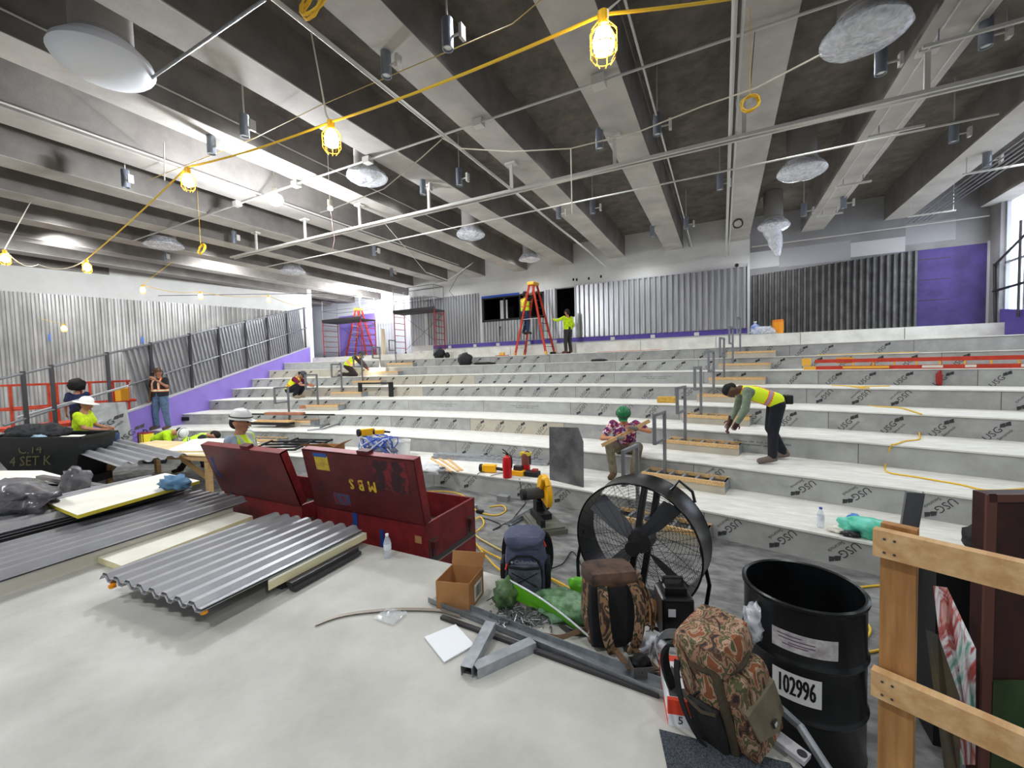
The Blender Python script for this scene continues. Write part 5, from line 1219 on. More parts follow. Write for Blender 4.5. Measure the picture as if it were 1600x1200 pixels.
cable('power_cable',smooth_path([V(fc.x-.45,fc.y+.1,.4),G(895,862,.05),G(880,880,.02),G(862,888,.02),G(835,895,.02)]),.008,m_black,'black power lead curving from the left of the big fan','lead')
# --- carton
t=empty('carton',G(683,950,SZ),label='open brown carton with white barcode label on the stage edge',cat='carton')
o0=G(684,950,SZ);o1=G(735,955,SZ);o3=G(756,926,SZ)-G(735,955,SZ)
ex=(o1-o0);ey=o3; hh=.19; T_=.004
def cw_(a,b): # wall between ground points
    n=(b-a).cross(V(0,0,1)).normalized()*T_; return [a,b,b+V(0,0,hh),a+V(0,0,hh)],n
mb=MB(); z0=V(0,0,0); A_=z0;B_=ex;C_=ex+ey;D_=ey
for a,b in ((A_,B_),(B_,C_),(C_,D_),(D_,A_)):
    pg,n=cw_(a,b); mb.ext(pg,n)
mb.ext([A_,B_,C_,D_],(0,0,.004)); mb.build('carton_body',m_card,parent=t)
MB().ext([D_+V(0,0,hh),C_+V(0,0,hh),C_*1.08+V(0,0,hh+.10),D_*1.08+V(0,0,hh+.10)],(0,.004,0)).build('flap',m_card,parent=t)
nb=ey.cross(V(0,0,1)).normalized()*.0065
pB=B_+ey*.3+nb+V(0,0,.02); pC=B_+ey*.85+nb+V(0,0,.02)
lb_=MB().quad(pB,pC,pC+V(0,0,.12),pB+V(0,0,.12)).build('white_label',m_cream,parent=t)
mb=MB(); rnd=random.Random(2)
x=0.12
while x<.85:
    w_=rnd.choice([.02,.04,.03]); a=pB.lerp(pC,x)+nb*.2;b=pB.lerp(pC,x+w_)+nb*.2; mb.quad(a+V(0,0,.02),b+V(0,0,.02),b+V(0,0,.10),a+V(0,0,.10)); x+=w_+rnd.choice([.03,.05])
mb.build('barcode',m_black,parent=lb_)
# --- flat things on the stage
slab([G(663,995,SZ+.012),G(694,1034,SZ+.012),G(741,1007,SZ+.012),G(712,975,SZ+.012)],.008,'ceiling_tile',mat('tile_white',(236,238,242),.5),'white square tile lying flat on the stage','tile')
mb=MB(); ps=[G(583,967,SZ+.006),G(606,951,SZ+.012),G(637,958,SZ+.01),G(614,978,SZ+.006)]
mb.grid(lambda a,b: (ps[0]*(1-a)*(1-b)+ps[3]*a*(1-b)+ps[2]*a*b+ps[1]*(1-a)*b)+V(0,0,.006+.012*noise.noise(Vector((a*5,b*5,1)))),8,8)
tag(mb.build('film_scrap',mat('film_scrap',(210,214,216),.15,alpha=.45),smooth=True),'scrap of clear film on the stage under the bent strip','film')
mb=MB(); strap(mb,smooth_path([G(493,976,SZ+.01),G(525,964,SZ+.01),G(560,957,SZ+.012),G(620,952,SZ+.012),G(680,953,SZ+.012),G(700,957,SZ+.02),G(719,963,SZ+.02)]),.03,.004,(.6,-.8,0)); 
tag(mb.build('bent_strip',mat('strip_brown',(140,132,120),.5,.4)),'long bent thin metal strip curving across the stage','metal strip')
a=G(676,936,SZ+.01);b=G(1045,1083,SZ+.01);mid=a.lerp(b,.5)
mb=MB().beam(a,b,.085,.005); nn=V(-(b-a).y,(b-a).x,0).normalized(); mb.beam(a-nn*.042+V(0,0,.016),b-nn*.042+V(0,0,.016),.005,.034).beam(a+nn*.042+V(0,0,.016),b+nn*.042+V(0,0,.016),.005,.034)
tag(mb.build('metal_track',m_galv),'long galvanised track lying diagonally near the stage edge','metal track')
a=G(690,964,SZ+.01);b=G(1030,1086,SZ+.01)
tag(MB().beam(a,b,.03,.02).build('metal_angle',m_steel),'narrow dark metal angle parallel to the long track','metal angle')
def stud(a,b,lb,w_=.065,h=.055):
    d=(b-a).normalized(); n=V(-d.y,d.x,0); mb=MB().mat(m_studs)
    mb.beam(a+V(0,0,h),b+V(0,0,h),w_,.003).beam(a+n*w_/2+V(0,0,h/2),b+n*w_/2+V(0,0,h/2),.003,h).beam(a-n*w_/2+V(0,0,h/2),b-n*w_/2+V(0,0,h/2),.003,h)
    mb.mat(m_joint).beam(a+d*.02+V(0,0,.004),b-d*.02+V(0,0,.004),w_-.01,.003)
    return tag(mb.build('metal_stud'),lb,'metal stud','short stud offcuts on the stage')
stud(G(729,1058,SZ),G(767,985,SZ+.03)+V(0,0,.0),'short stud offcut pointing away from the camera')
stud(G(742,1056,SZ),G(833,1014,SZ),'short stud offcut pointing right')
# wooden guard rail at the stage edge
r0=G(1366,824,1.77);r1=G(1600,877,1.77); rd=(r1-r0).normalized(); rn=V(-rd.y,rd.x,0)
if rn.y<0: rn=-rn
t=empty('wood_railing',V(r0.x,r0.y,.7),label='raw pine guard rail frame at the right edge of the stage',cat='guard rail')
def LP(p): return p-V(r0.x,r0.y,.7)
m_pine=mat('pine_stud',(192,144,88),.65,scale=2.2,col2=(150,102,56),stretch=(9,9,.7),detail=7)
m_pineh=mat('pine_rail',(214,176,128),.65,scale=2.2,col2=(190,146,96),stretch=(.9,9,12),detail=6)
pc=r0+rd*.055+rn*.05
MB().beam(LP(V(pc.x,pc.y,.30)),LP(V(pc.x,pc.y,1.78)),.089,.038,rn).build('post',m_pine,parent=t)
for z in (1.77,1.285):
    a=r0-rd*.0; b=r0+rd*1.5; o=MB().beam(V(0,0,0),V(0,1.5,0),.038,.089).build('rail',m_pineh,parent=t); q=LP(V(a.x,a.y,z-.045)); o.location=q; o.rotation_euler=(0,0,math.atan2(rd.y,rd.x)-PI/2)
pc2=r0+rd*1.45+rn*.05; MB().beam(LP(V(pc2.x,pc2.y,.30)),LP(V(pc2.x,pc2.y,1.77)),.089,.038,rn).build('post',m_pine,parent=t)
# screw heads
mb=MB()
for z in (1.745,1.70,1.26,1.215): 
    for k in (.03,.055): p=LP(r0+rd*k-rn*.0205); mb.cyl(V(p.x,p.y,z-.7),V(p.x,p.y,z-.7)-rn*.002,.004,n=8)
mb.build('screw_heads',m_joint,parent=t)
# leaning channel behind the rail
bq=G(1382,1060,0.0); tq=onray(1431,770,bq.y-.45)
tag(MB().beam(bq,tq,.085,.004,(0,1,0)).beam(bq+V(.04,.012,0),tq+V(.04,.012,0),.004,.03,(0,1,0)).beam(bq-V(.04,-.012,0),tq-V(.04,-.012,0),.004,.03,(0,1,0)).build('steel_channel',m_rail),'dark steel channel leaning up behind the pine guard post','steel channel')
# brown cabinet
cb=onray(1542,772,3.0); 
t=empty('framed_panel',V(cb.x,3.0,0),math.radians(24),label='dark brown framed panel with a green lower part behind the pine rails',cat='panel')
m_brown=mat('cabinet_brown',(70,40,34),.5,.2,scale=3,col2=(44,26,24),detail=8)
MB().mat(m_brown).bb((0,0,0),(1.1,.07,cb.z)).mat(mat('cabinet_edge',(96,58,48),.5)).bb((-.01,-.012,0),(.04,0,cb.z)).bb((0,-.012,cb.z-.04),(1.1,0,cb.z)).build('panel_body',None,parent=t)
MB().bb((.04,-.016,.02),(1.1,-.002,.62)).build('green_panel',mat('cabinet_green',(58,84,40),.6,scale=2,col2=(30,44,26)),parent=t)
# painted board and dark boards
pg=[onray(1464,916,2.78),onray(1480,918,2.80),onray(1525,1014,2.55),onray(1524,1195,2.50),onray(1496,1195,2.56)]
n_=(pg[1]-pg[0]).cross(pg[3]-pg[0]).normalized()
def strip_mat():
    m=ramp_mat('paint_stain',[(214,214,216),(206,206,208),(198,150,140),(160,60,56),(214,214,216),(90,150,128)],scale=2.6,distort=1.2,rough=.4,const=False,detail=4,stretch=(3,3,1)); return m
tag(MB().ext(pg,n_*.02).build('painted_board',strip_mat()),'white board stained with red and green paint beside the brown framed panel','board')
pg=[onray(1451,985,2.62),onray(1466,992,2.62),onray(1500,1090,2.45),onray(1500,1230,2.4),onray(1484,1230,2.4)]
n_=(pg[1]-pg[0]).cross(pg[3]-pg[0]).normalized()
tag(MB().ext(pg,n_*.025).build('dark_board',mat('board_dark',(58,54,48),.6,scale=4,col2=(84,72,48))),'dark warped board leaning in front of the stained board','board')
tag(MB().bb((cb.x-.10,3.25,0),(cb.x+.06,3.5,1.08)).build('black_crate',m_black),'black crate in the gap left of the brown framed panel','crate')
crumple('wood_debris',G(1440,918,.02),(.14,.08,.10),m_joint,'dark splintered debris on the floor behind the pine rails','debris',6,.8)
# carpet tile
slab([G(1030,1139,SZ+.006),G(1046,1215,SZ+.006),V(.30,1.15,SZ+.006),V(.40,1.5,SZ+.006),V(.24,1.93,SZ+.006)],.005,'carpet_tile',mat('carpet_speckle',(92,98,106),.95,scale=260,col2=(40,44,50),contrast=(.42,.58),bump=.5,bscale=300),'charcoal speckled carpet tile under the camouflage backpack','carpet')
# silver bracket on the carpet
a=G(1212,1150,SZ+.04);b=G(1262,1188,SZ+.03)
t=empty('metal_bracket',a,label='silver metal bracket with a round hole at the foot of the camouflage backpack',cat='bracket')
d=(b-a); MB().beam((0,0,0),d,.06,.02).build('bracket_bar',m_cap,parent=t); dn=d.normalized(); MB().cyl(d-dn*.02+V(0,0,.0105),d-dn*.02+V(0,0,.013),.018,n=18).build('hole',m_black,parent=t); MB().tube([V(.02,.16,.02),d*.6+V(.04,.14,.0),d*1.3+V(.05,.0,-.02)],.018,8).build('curved_edge',m_galv,parent=t)
# red and white tool carton
t=empty('tool_carton',G(1062,1138,SZ),math.radians(8),label='narrow red and white cardboard box left of the camouflage backpack',cat='carton')
w_,d_,h_=.085,.30,.12
p0=G(1044,1133,SZ);p1=G(1083,1139,SZ);p2=G(1068,1062,SZ)
t.rotation_euler=(0,0,math.atan2((p1-p0).y,(p1-p0).x)); t.location=p0; w_=(p1-p0).length; d_=(p2-p1).length*1.0
MB().mat(mat('box_white',(226,226,230),.5)).bb((0,0,0),(w_,d_,h_)).build('carton_body',None,parent=t)
MB().mat(mat('box_redprint',(214,66,40),.5)).bb((-.001,-.001,.055),(w_+.001,.02,h_+.001)).bb((-.001,d_*.86,0),(w_+.001,d_+.001,h_+.001)).bb((-.001,0,0),(.0,d_,.03)).build('red_bands',None,parent=t)
MB().mat(m_joint).bb((.01,d_*.08,h_),(w_-.01,d_*.26,h_+.002)).add([(w_*.3,d_*.5,h_+.002),(w_*.5,d_*.45,h_+.002),(w_*.45,d_*.75,h_+.002),(w_*.7,d_*.55,h_+.002),(w_*.8,d_*.5,h_+.002)],[(0,1,3,2),(1,4,3)]).build('dark_print',None,parent=t)
mb=MB(); put_text(mb,'5',.05,Matrix(((1,0,0,w_*.5),(0,0,-1,-.0025),(0,1,0,.03),(0,0,0,1)))); mb.build('size_print',mat('ink_dark',(40,20,24),.6),parent=t)
# black case with sticker
p=G(1052,990,SZ); t=empty('battery_case',V(p.x,p.y+.03,SZ),math.radians(22),label='black plastic battery case with a small white sticker right of the brown backpack',cat='case')
t.scale=(1.2,1.2,1.15); MB().rbox((0,0,.11),(.155,.17,.22),.02).rbox((0,.01,.235),(.11,.12,.05),.012).build('case_body',m_fan,parent=t); MB().bb((-.05,-.088,.13),(-.015,-.0855,.17)).build('white_sticker',m_cap,parent=t); MB().tube([(-.05,.01,.25),(-.045,.01,.285),(.045,.01,.285),(.05,.01,.25)],.009,8).build('handle',m_black,parent=t)
# galvanised bands behind the camouflage backpack
mb=MB()
def bandpts(c,rx,ry,a0,a1,rz,zz): 
    out=[]
    for i in range(17):
        a=a0+(a1-a0)*i/16; x=rx*math.cos(a);y=ry*math.sin(a); out.append(c+V(x*math.cos(rz)-y*math.sin(rz),x*math.sin(rz)+y*math.cos(rz),zz+.05*math.sin(a)))
    return out
bc=G(1055,1045,SZ)
strap(mb,bandpts(bc,.13,.16,.3,3.6,.2,.03),.035,.004,(0,0,1)); strap(mb,bandpts(bc+V(.02,.03,0),.12,.13,.5,3.9,.3,.06),.03,.004,(0,0,1)); strap(mb,[G(1020,1052,SZ+.02),G(1050,1058,SZ+.02),G(1078,1060,SZ+.02)],.02,.006,(0,.3,1))
tag(mb.build('metal_band',m_galv,smooth=True),'looped galvanised bands between the battery case and the narrow carton','metal band')
crumple('white_film',G(1012,1015,SZ),(.10,.06,.05),m_filmw,'crumpled white film beside the brown backpack','film',5,.7)
# small grey metal box
p=G(1000,1060,SZ); t=empty('junction_tray',V(p.x,p.y+.03,SZ),math.radians(30),label='small grey open metal box with dark scraps on the long track',cat='metal box')
MB().bb((-.055,-.045,0),(.055,-.042,.07)).bb((-.055,.042,0),(.055,.045,.07)).bb((-.055,-.042,0),(-.052,.042,.07)).bb((.052,-.042,0),(.055,.042,.07)).bb((-.052,-.042,.0),(.052,.042,.004)).build('tray',mat('tray_grey',(112,110,108),.5,.4),parent=t)
crumple('scraps',V(0,0,.02),(.045,.035,.05),m_black,None,None,4,.6,parent=t)
p=G(1018,950,SZ); o=tag(MB().box((0,0,.08),(.005,.12,.16)).box((.03,.0,.06),(.06,.005,.12)).build('cardboard_scrap',m_card),'folded scrap of brown cardboard behind the brown backpack','cardboard'); o.location=V(p.x,p.y-.16,SZ); o.rotation_euler=(.1,.1,.9)
# green bags and screws
m_lime=mat('lime_film',(112,196,44),.4,scale=4,col2=(84,164,30)); m_dg=mat('dark_green_film',(72,112,70),.45,scale=14,col2=(132,168,132),contrast=(.4,.6))
P00=G(797,908,SZ+.17);P10=G(930,1004,SZ+.03);P01=G(806,938,SZ+.05);P11=G(880,968,SZ+.03)
mb=MB(); mb.grid(lambda a,b: P00.lerp(P10,a).lerp(P01.lerp(P11,a),b)+V(0,0,.03*math.sin(a*PI)*(1-b)+.015*noise.noise(Vector((a*6,b*3,0)))),14,8)
t=mb.build('lime_bag',m_lime,smooth=True); tag(t,'bright lime green plastic bag flung open with a white edge before the blue backpack','plastic bag')
MB().tube([P00.lerp(P10,i/12)+V(0,0,.03*math.sin(i/12*PI)+.004) for i in range(13)]+[G(985,1000,SZ+.01) if False else G(940,1006,SZ+.01)],.006,6).build('white_edge',m_filmw,parent=t,smooth=True)
mb=MB(); Q=[G(868,912,SZ+.05),G(935,925,SZ+.04),G(905,975,SZ+.02),G(855,955,SZ+.02)]
crumple('green_bag',G(890,958,SZ),(.25,.16,.065),m_dg,'patterned dark green plastic bag left of the brown backpack','plastic bag',4,.35)
crumple('green_bag',G(792,945,SZ),(.08,.11,.10),mat('dark_green2',(48,72,44),.5,scale=14,col2=(100,130,80)),'small dark green folded bag at the foot of the blue backpack','plastic bag',8,.4)
crumple('lime_rag',G(905,925,SZ),(.07,.05,.06),m_lime,'small lime green cloth just behind the brown backpack','cloth',2,.5)
mb=MB(); rnd=random.Random(8); c0_=G(815,968,SZ)
for i in range(110):
    x,y=rnd.gauss(0,.09),rnd.gauss(0,.055); a=rnd.uniform(0,PI); z=.008+abs(rnd.gauss(0,.012)); L_=.06
    p=c0_+V(x,y,z); dx=V(math.cos(a),math.sin(a),rnd.uniform(-.15,.25))*L_/2; mb.cyl(p-dx,p+dx,.0048,n=5); mb.cyl(p+dx,p+dx*1.1,.009,n=6)
tag(mb.build('screw_pile',mat('screw_grey',(128,128,130),.4,.6)),'loose pile of grey screws in front of the lime green bag','screws',kind='stuff')
mb=MB()
for i in range(5): 
    p=c0_+V(.25+.05*i*.5,.03-.03*i*.4,.01+.01*(i%2)); mb.beam(p,p+V(.08,-.05+.02*i,.0),.012,.012)
tag(mb.build('bit_holders',m_joint),'few dark driver bits right of the screw pile','bits')
mb=MB(); strap(mb,smooth_path([G(848,992,SZ+.008),G(875,996,SZ+.03),G(905,986,SZ+.05),G(925,985,SZ+.03)]),.03,.005,(0,.5,1)); tag(mb.build('brown_strap',mat('webbing_brown',(116,92,70),.85)),'curling brown strap before the brown backpack','strap')
# yellow cords on the lower floor
def fl(pts,z=.012): return smooth_path([G(u,v,z) for u,v in pts],8)
cable('floor_cable',fl([(655,768),(700,768),(725,775),(738,790),(748,800),(775,805),(790,798),(785,790),(765,792)]),.011,m_yel,'yellow extension cord by the open red chest, looping near the lowest tier','cord')
cable('floor_cable',fl([(728,800),(733,815),(750,808),(756,818),(745,830),(728,835),(740,848),(760,862),(785,875),(800,890)],.03),.011,m_yel,'yellow extension cord bundle right of the red chest','cord')
cable('floor_cable',fl([(722,845),(735,840),(760,870),(790,895),(850,900),(900,925)],.045),.011,m_yel,'second yellow cord passing behind the blue backpack','cord')
cable('floor_cable',fl([(728,812),(742,835),(765,850),(800,868),(830,880),(860,905),(905,930)],.02),.010,mat('cord_pale',(226,206,120),.5),'pale yellow cord passing behind the blue backpack to the fan','cord')
cable('floor_cable',fl([(1330,940),(1352,950),(1346,962),(1360,985),(1340,1015),(1352,1020),(1450,1000),(1480,1002)]),.010,m_yel,'yellow cord looping on the floor right of the black drum','cord')
cable('floor_cable',fl([(1340,918),(1380,915),(1420,922),(1465,940)]),.010,m_yel,'yellow cord crossing the floor behind the pine post','cord')
cable('power_cable',fl([(748,808),(765,812),(782,820),(770,828)],.015),.008,m_black,'black plug end lying on the floor right of the red chest','cord')
tag(MB().rbox((0,0,.03),(.12,.06,.05),.01).build('plug_adaptor',m_black),'black cord adaptor on the floor by the yellow cords','adaptor').location=G(750,802,0)
MB_=tag(MB().bb((-.10,-.06,0),(.10,.06,.10)).build('grey_block',mat('block_grey',(130,132,132),.8)),'grey block at the foot of the lowest tier behind the cords','block'); MB_.location=G(787,783,0)
tag(MB().beam(G(727,796,.03),G(743,790,.03),.1,.05).build('metal_offcut',m_studs),'grey metal piece poking out behind the red chest','offcut')
# ---- scaffolds
m_sred=mat('scaffold_red',(150,34,50),.5); m_sgal=mat('scaffold_grey',(112,108,110),.5,.4)
def scaffold(x0,x1,y0,y1,z0,zp,zr,lb):
    t=empty('scaffold',((x0+x1)/2,(y0+y1)/2,z0),label=lb,cat='scaffold'); 
    X0,X1=x0-(x0+x1)/2,x1-(x0+x1)/2; Y0,Y1=y0-(y0+y1)/2,y1-(y0+y1)/2; H_=zp-z0; Hr=zr-z0
    for X in (X0,X1):
        mb=MB()
        for y in (Y0,Y1): mb.cyl((X,y,.1),(X,y,H_),.024,n=8)
        for k in range(1,7): mb.cyl((X,Y0,H_*k/6.6),(X,Y1,H_*k/6.6),.017,n=6)
        mb.build('end_frame',m_sred,parent=t)
        for y in (Y0,Y1): MB().cyl((X-.02,y,.06),(X+.02,y,.06),.06,n=14).cyl((X,y,.05),(X,y,.12),.02,n=8).build('caster',m_steel,parent=t)
    MB().bb((X0-.05,Y0,H_-.05),(X1+.05,Y1,H_+.01)).bb((X0-.05,Y0-.02,H_),(X1+.05,Y0,H_+.12)).build('platform',mat('platform_dark',(62,60,60),.8),parent=t)
    mb=MB()
    for X in (X0,X1):
        for y in (Y0,Y1): mb.cyl((X,y,H_),(X,y,Hr),.018,n=8)
        for z in (H_+(Hr-H_)*.5,Hr): mb.cyl((X,Y0,z),(X,Y1,z),.015,n=6)
    for y in (Y0,Y1):
        for z in (H_+(Hr-H_)*.5,Hr): mb.cyl((X0,y,z),(X1,y,z),.015,n=6)
    mb.build('guard_rails',m_sgal,parent=t)
    MB().cyl((X0,Y1,.2),(X1,Y1,H_-.1),.012,n=6).cyl((X1,Y1,.2),(X0,Y1,H_-.1),.012,n=6).build('cross_brace',m_sgal,parent=t)
scaffold(-14.15,-11.75,15.55,16.28,3.0,4.98,6.1,'right scaffold with red end frames and dark platform before the back wall')
scaffold(-19.6,-16.75,15.9,16.9,3.0,4.95,6.1,'left scaffold with red end frames in the bright far corner')
# ---- step ladders
def step_ladder(p,rz,h,sp,lb,m=m_lo,w0=.34,w1=.7):
    t=empty('step_ladder',p,rz,label=lb,cat='ladder')
    for s,nm in ((-1,'front'),(1,'rear')):
        mb=MB().mat(m)
        for q in (-1,1): mb.beam((s*sp/2,q*w1/2,.0),(s*.07,q*w0/2,h-.06),.045,.08,(1,0,0))
        mb.build(nm+'_rails',None,parent=t)
        mb=MB()
        for k in range(1,9):
            f=k/9.0; x=s*(sp/2+( .07-sp/2)*f); y=(w1+(w0-w1)*f)/2; mb.box((x,0,h*f*.97),(.07 if s<0 else .03,2*y,.02))
        mb.build(nm+'_steps',m_cap if s<0 else m_joint,parent=t)
    MB().rbox((0,0,h-.03),(.30,w0+.1,.12),.02).build('top_cap',m_ly,parent=t)
    MB().beam((-sp*.27,-w1*.36,h*.5),(sp*.27,-w1*.36,h*.5),.03,.03).build('spreader',m_cap,parent=t)
    mb=MB()
    for s in (-1,1):
        for q in (-1,1): mb.box((s*sp/2,q*w1/2,.06),(.07,.09,.12))
    mb.build('feet',m_ly,parent=t)
    return t
step_ladder(V(-6.75,15.45,8*H),math.radians(-8),2.86,1.45,'orange step ladder with yellow cap that a worker climbs at the long back wall')
step_ladder(V(-18.5,17.45,3.0),math.radians(5),2.75,1.5,'bright orange step ladder with orange cap behind the left scaffold')
# cardboard tube
t=tag(MB().cyl((0,0,0),(0,0,1.15),.11,n=20).cyl((0,0,1.15),(0,0,1.3),.09,n=20).build('cardboard_tube',mat('tube_cream',(216,204,174),.8)),'tall cream cardboard tube standing before the bright cladding','tube'); t.location=V(-15.1,15.75,3.0)
# level on wall
tag(MB().bb((-8.78,YW-.08,3.62),(-8.74,YW-.03,4.02)).bb((-8.8,YW-.09,3.95),(-8.72,YW-.03,4.05)).build('wall_tool',m_black),'small black tool hanging on the cladding left of the orange ladder','tool')
tag(MB().cyl((.45,YW-.09,5.52),(.45,YW-.03,5.52),.06,n=14).build('wall_sensor',m_black),'small black round fitting at the upper right end of the long cladding','fitting')
# ================================================================== PEOPLE
m_skin=mat('skin_tan',(176,124,96),.6); m_hair=mat('hair_black',(24,20,18),.8)
m_eye=mat('eye_dark',(30,24,22),.3); m_lips=mat('lips',(140,84,76),.6)
def caps(mb,lst):
    for a,b,ra,rb in lst:
        a=Vector(a);b=Vector(b); mb.cyl(a,b,ra,rb,n=14); mb.sphere(a,ra,14,10); mb.sphere(b,rb,14,10)
    return mb
def fuse(name,parts,m,parent,voxel=.014,sm=4,extra=None,matfn=None,mats=None,zc=None):
    "fuse tapered limbs into one continuous smooth surface"
    mb=MB(); caps(mb,parts); me=D.meshes.new('tmp'); me.from_pydata(mb.v,[],mb.f)
    o=D.objects.new('tmp',me); COL.objects.link(o)
    r=o.modifiers.new('r','REMESH'); r.mode='VOXEL'; r.voxel_size=voxel
    s=o.modifiers.new('s','SMOOTH'); s.iterations=sm; s.factor=.6
    dg=bpy.context.evaluated_depsgraph_get(); ev=o.evaluated_get(dg); m2=ev.to_mesh()
    vs=[tuple(v.co) for v in m2.vertices]; fs=[tuple(p.vertices) for p in m2.polygons]; ev.to_mesh_clear(); D.objects.remove(o)
    out=MB(); out.v=vs; out.f=fs; out.m=[0]*len(fs); out.mats=list(mats) if mats else [m]
    if matfn:
        for i,f in enumerate(fs):
            c=Vector((0,0,0))
            for k in f: c+=Vector(vs[k])
            out.m[i]=matfn(c/len(f))
    if extra: out.cur=0; extra(out)
    b=out.build(name,None,parent=parent); b.data.polygons.foreach_set('use_smooth',[True]*len(b.data.polygons)); return b
def lerp(a,b,t): return Vector(a).lerp(Vector(b),t)
def person(loc,rz,J,lb,shirt=None,vest=None,stripe=(226,226,216),edge=(250,120,50),pants=(40,42,48),boots=(70,54,42),hat=None,hair=True,sleeve='short',gloves=None,skin=(176,124,96),S=1.0,beard=False,cat='person',group=None,vestback=None,hood=None,shirtmat=None,hatbrim=False,bulk=1.0):
    t=empty('person',loc,rz,label=lb,cat=cat,group=group); t.scale=(S,S,S)
    j={k:Vector(v) for k,v in J.items()}
    sk=mat('skin%d_%d'%(skin[0],skin[1]),skin,.6)
    up=(j['neck']-j['pel']).normalized(); side=(j['shR']-j['shL']).normalized(); fw=up.cross(side)*-1; fw=side.cross(up)*-1
    fw=up.cross(side); 
    # facing: choose so that toes lie forward
    fdir=(j['faceto']).normalized()
    if fw.dot(j.get('chestfwd',fdir))<0: fw=-fw
    ch=lerp(j['pel'],j['neck'],.62)
    B=bulk
    body=[]
    # trunk
    for q in (-1,1):
        body+=[(j['pel']+side*.075*q,ch+side*.075*q*1.15,.095*B,.10*B)]
    body+=[(ch,j['neck'],.10*B,.06),(ch+side*.08,j['shR'],.09*B,.058),(ch-side*.08,j['shL'],.09*B,.058),(j['neck']-up*.03,j['head']-(j['head']-j['neck'])*.35,.052,.05)]
    for s in 'LR':
        body+=[(j['sh'+s],j['el'+s],.052*B,.040),(j['el'+s],j['wr'+s],.040,.027),(j['hip'+s],j['kn'+s],.088*B,.058),(j['kn'+s],j['an'+s],.056,.038),(j['an'+s],j['toe'+s],.04,.034),(j['an'+s]+V(0,0,-.03),j['an'+s]-(j['toe'+s]-j['an'+s]).normalized()*.03+V(0,0,-.03),.035,.035)]
    # head: skull + jaw, facing faceto
    hd=j['head']; hu=(j['head']-j['neck']).normalized(); f=(fdir-hu*fdir.dot(hu)).normalized(); hs=hu.cross(f)
    body+=[(hd-f*.02,hd+f*.02+hu*.01,.088,.084),(hd+f*.035-hu*.055,hd+f*.045-hu*.085,.05,.04),(hd-hu*.02,hd+hu*.03,.082,.084)]
    body+=[(hd+f*.095-hu*.005,hd+f*.112-hu*.035,.012,.017)]          # nose
    for q in (-1,1): body+=[(hd+hs*.088*q+hu*.01,hd+hs*.09*q-hu*.03,.014,.012)]   # ears
    def hands(out):
        out.cur=0
        for s in 'LR':
            w=j['wr'+s]; d=(w-j['el'+s]).normalized(); g=j.get('grip'+s, d)
            d2=(d*.7+Vector(g).normalized()*.5).normalized(); a=d2.cross(side); 
            if a.length<.2: a=d2.cross(up)
            a.normalize(); n=a.cross(d2)
            if s=='L': a=-a
            mbx=out
            p0=w+d2*.045
            out.add(*palm(w,d2,a,n))
            for k,L_ in enumerate((.068,.078,.074,.058)):
                base=w+d2*.088+a*(-.030+.02*k); k1=base+d2*L_*.5+n*.010; k2=k1+d2*L_*.3+n*.030
                out.tube([base-d2*.02,base,k1,k2],[.0095,.0095,.0088,.0072],8)
            tb=w+d2*.03-a*.035; out.tube([tb,tb+d2*.025-a*.028+n*.008,tb+d2*.058-a*.036+n*.02],[.012,.011,.0085],8)
    def palm(w,d2,a,n):
        q=MB(); R=Matrix((a,d2,n)).transposed(); q.rbox(w+d2*.05,(.078,.10,.030),.012,R); return q.v,q.f
    fuse('body',body,sk,t,.013,4,extra=hands)
    # face details
    fm=MB().mat(m_eye)
    for q in (-1,1): fm.sphere(hd+f*.097+hs*.034*q+hu*.012,.0115,10,6)
    fm.mat(m_lips).sphere(hd+f*.098-hu*.058,.022,10,6,(1,.5,.3)) if False else None
    o=fm.build('eyes',None,parent=t,smooth=True)
    MB().tube([hd+f*.088-hu*.060+hs*.022,hd+f*.096-hu*.061,hd+f*.088-hu*.060-hs*.022],[.004,.007,.004],8).build('mouth',m_lips,parent=t,smooth=True)
    mb=MB()
    for q in (-1,1): mb.tube([hd+f*.092+hs*.018*q+hu*.034,hd+f*.088+hs*.055*q+hu*.034],.005,6)
    mb.build('eyebrows',m_hair,parent=t)
    if hair:
        hr=[(hd-f*.035+hu*.03,hd-f*.01+hu*.05,.088,.085),(hd-f*.05-hu*.02,hd-f*.03+hu*.03,.078,.085)]
        fuse('hair',hr,m_hair,t,.014,3)
    if beard: fuse('beard',[(hd+f*.055-hu*.075+hs*.03,hd+f*.055-hu*.075-hs*.03,.035,.035)],m_hair,t,.012,2)
    # trousers
    pm=mat('cloth_%d_%d_%d'%pants,pants,.9,scale=14,col2=tuple(int(c*.78) for c in pants))
    pl=[(j['pel']+side*.07+up*.04,j['pel']-side*.07+up*.04,.112*B,.112*B)]
    for s in 'LR': pl+=[(j['hip'+s],j['kn'+s],.108*B,.080),(j['kn'+s],lerp(j['kn'+s],j['an'+s],.93),.078,.066),(j['pel'],j['hip'+s],.11*B,.105*B)]
    fuse('trousers',pl,pm,t,.014,4)
    bm_=mat('boot_%d'%boots[0],boots,.8)
    for s in 'LR':
        a,to=j['an'+s],j['toe'+s]; fuse('boot',[(a+V(0,0,.04),a,.058,.056),(a+V(0,0,-.01),to+V(0,0,.0),.054,.046),(a-(to-a).normalized()*.04+V(0,0,-.02),a,.045,.05)],bm_,t,.012,2)
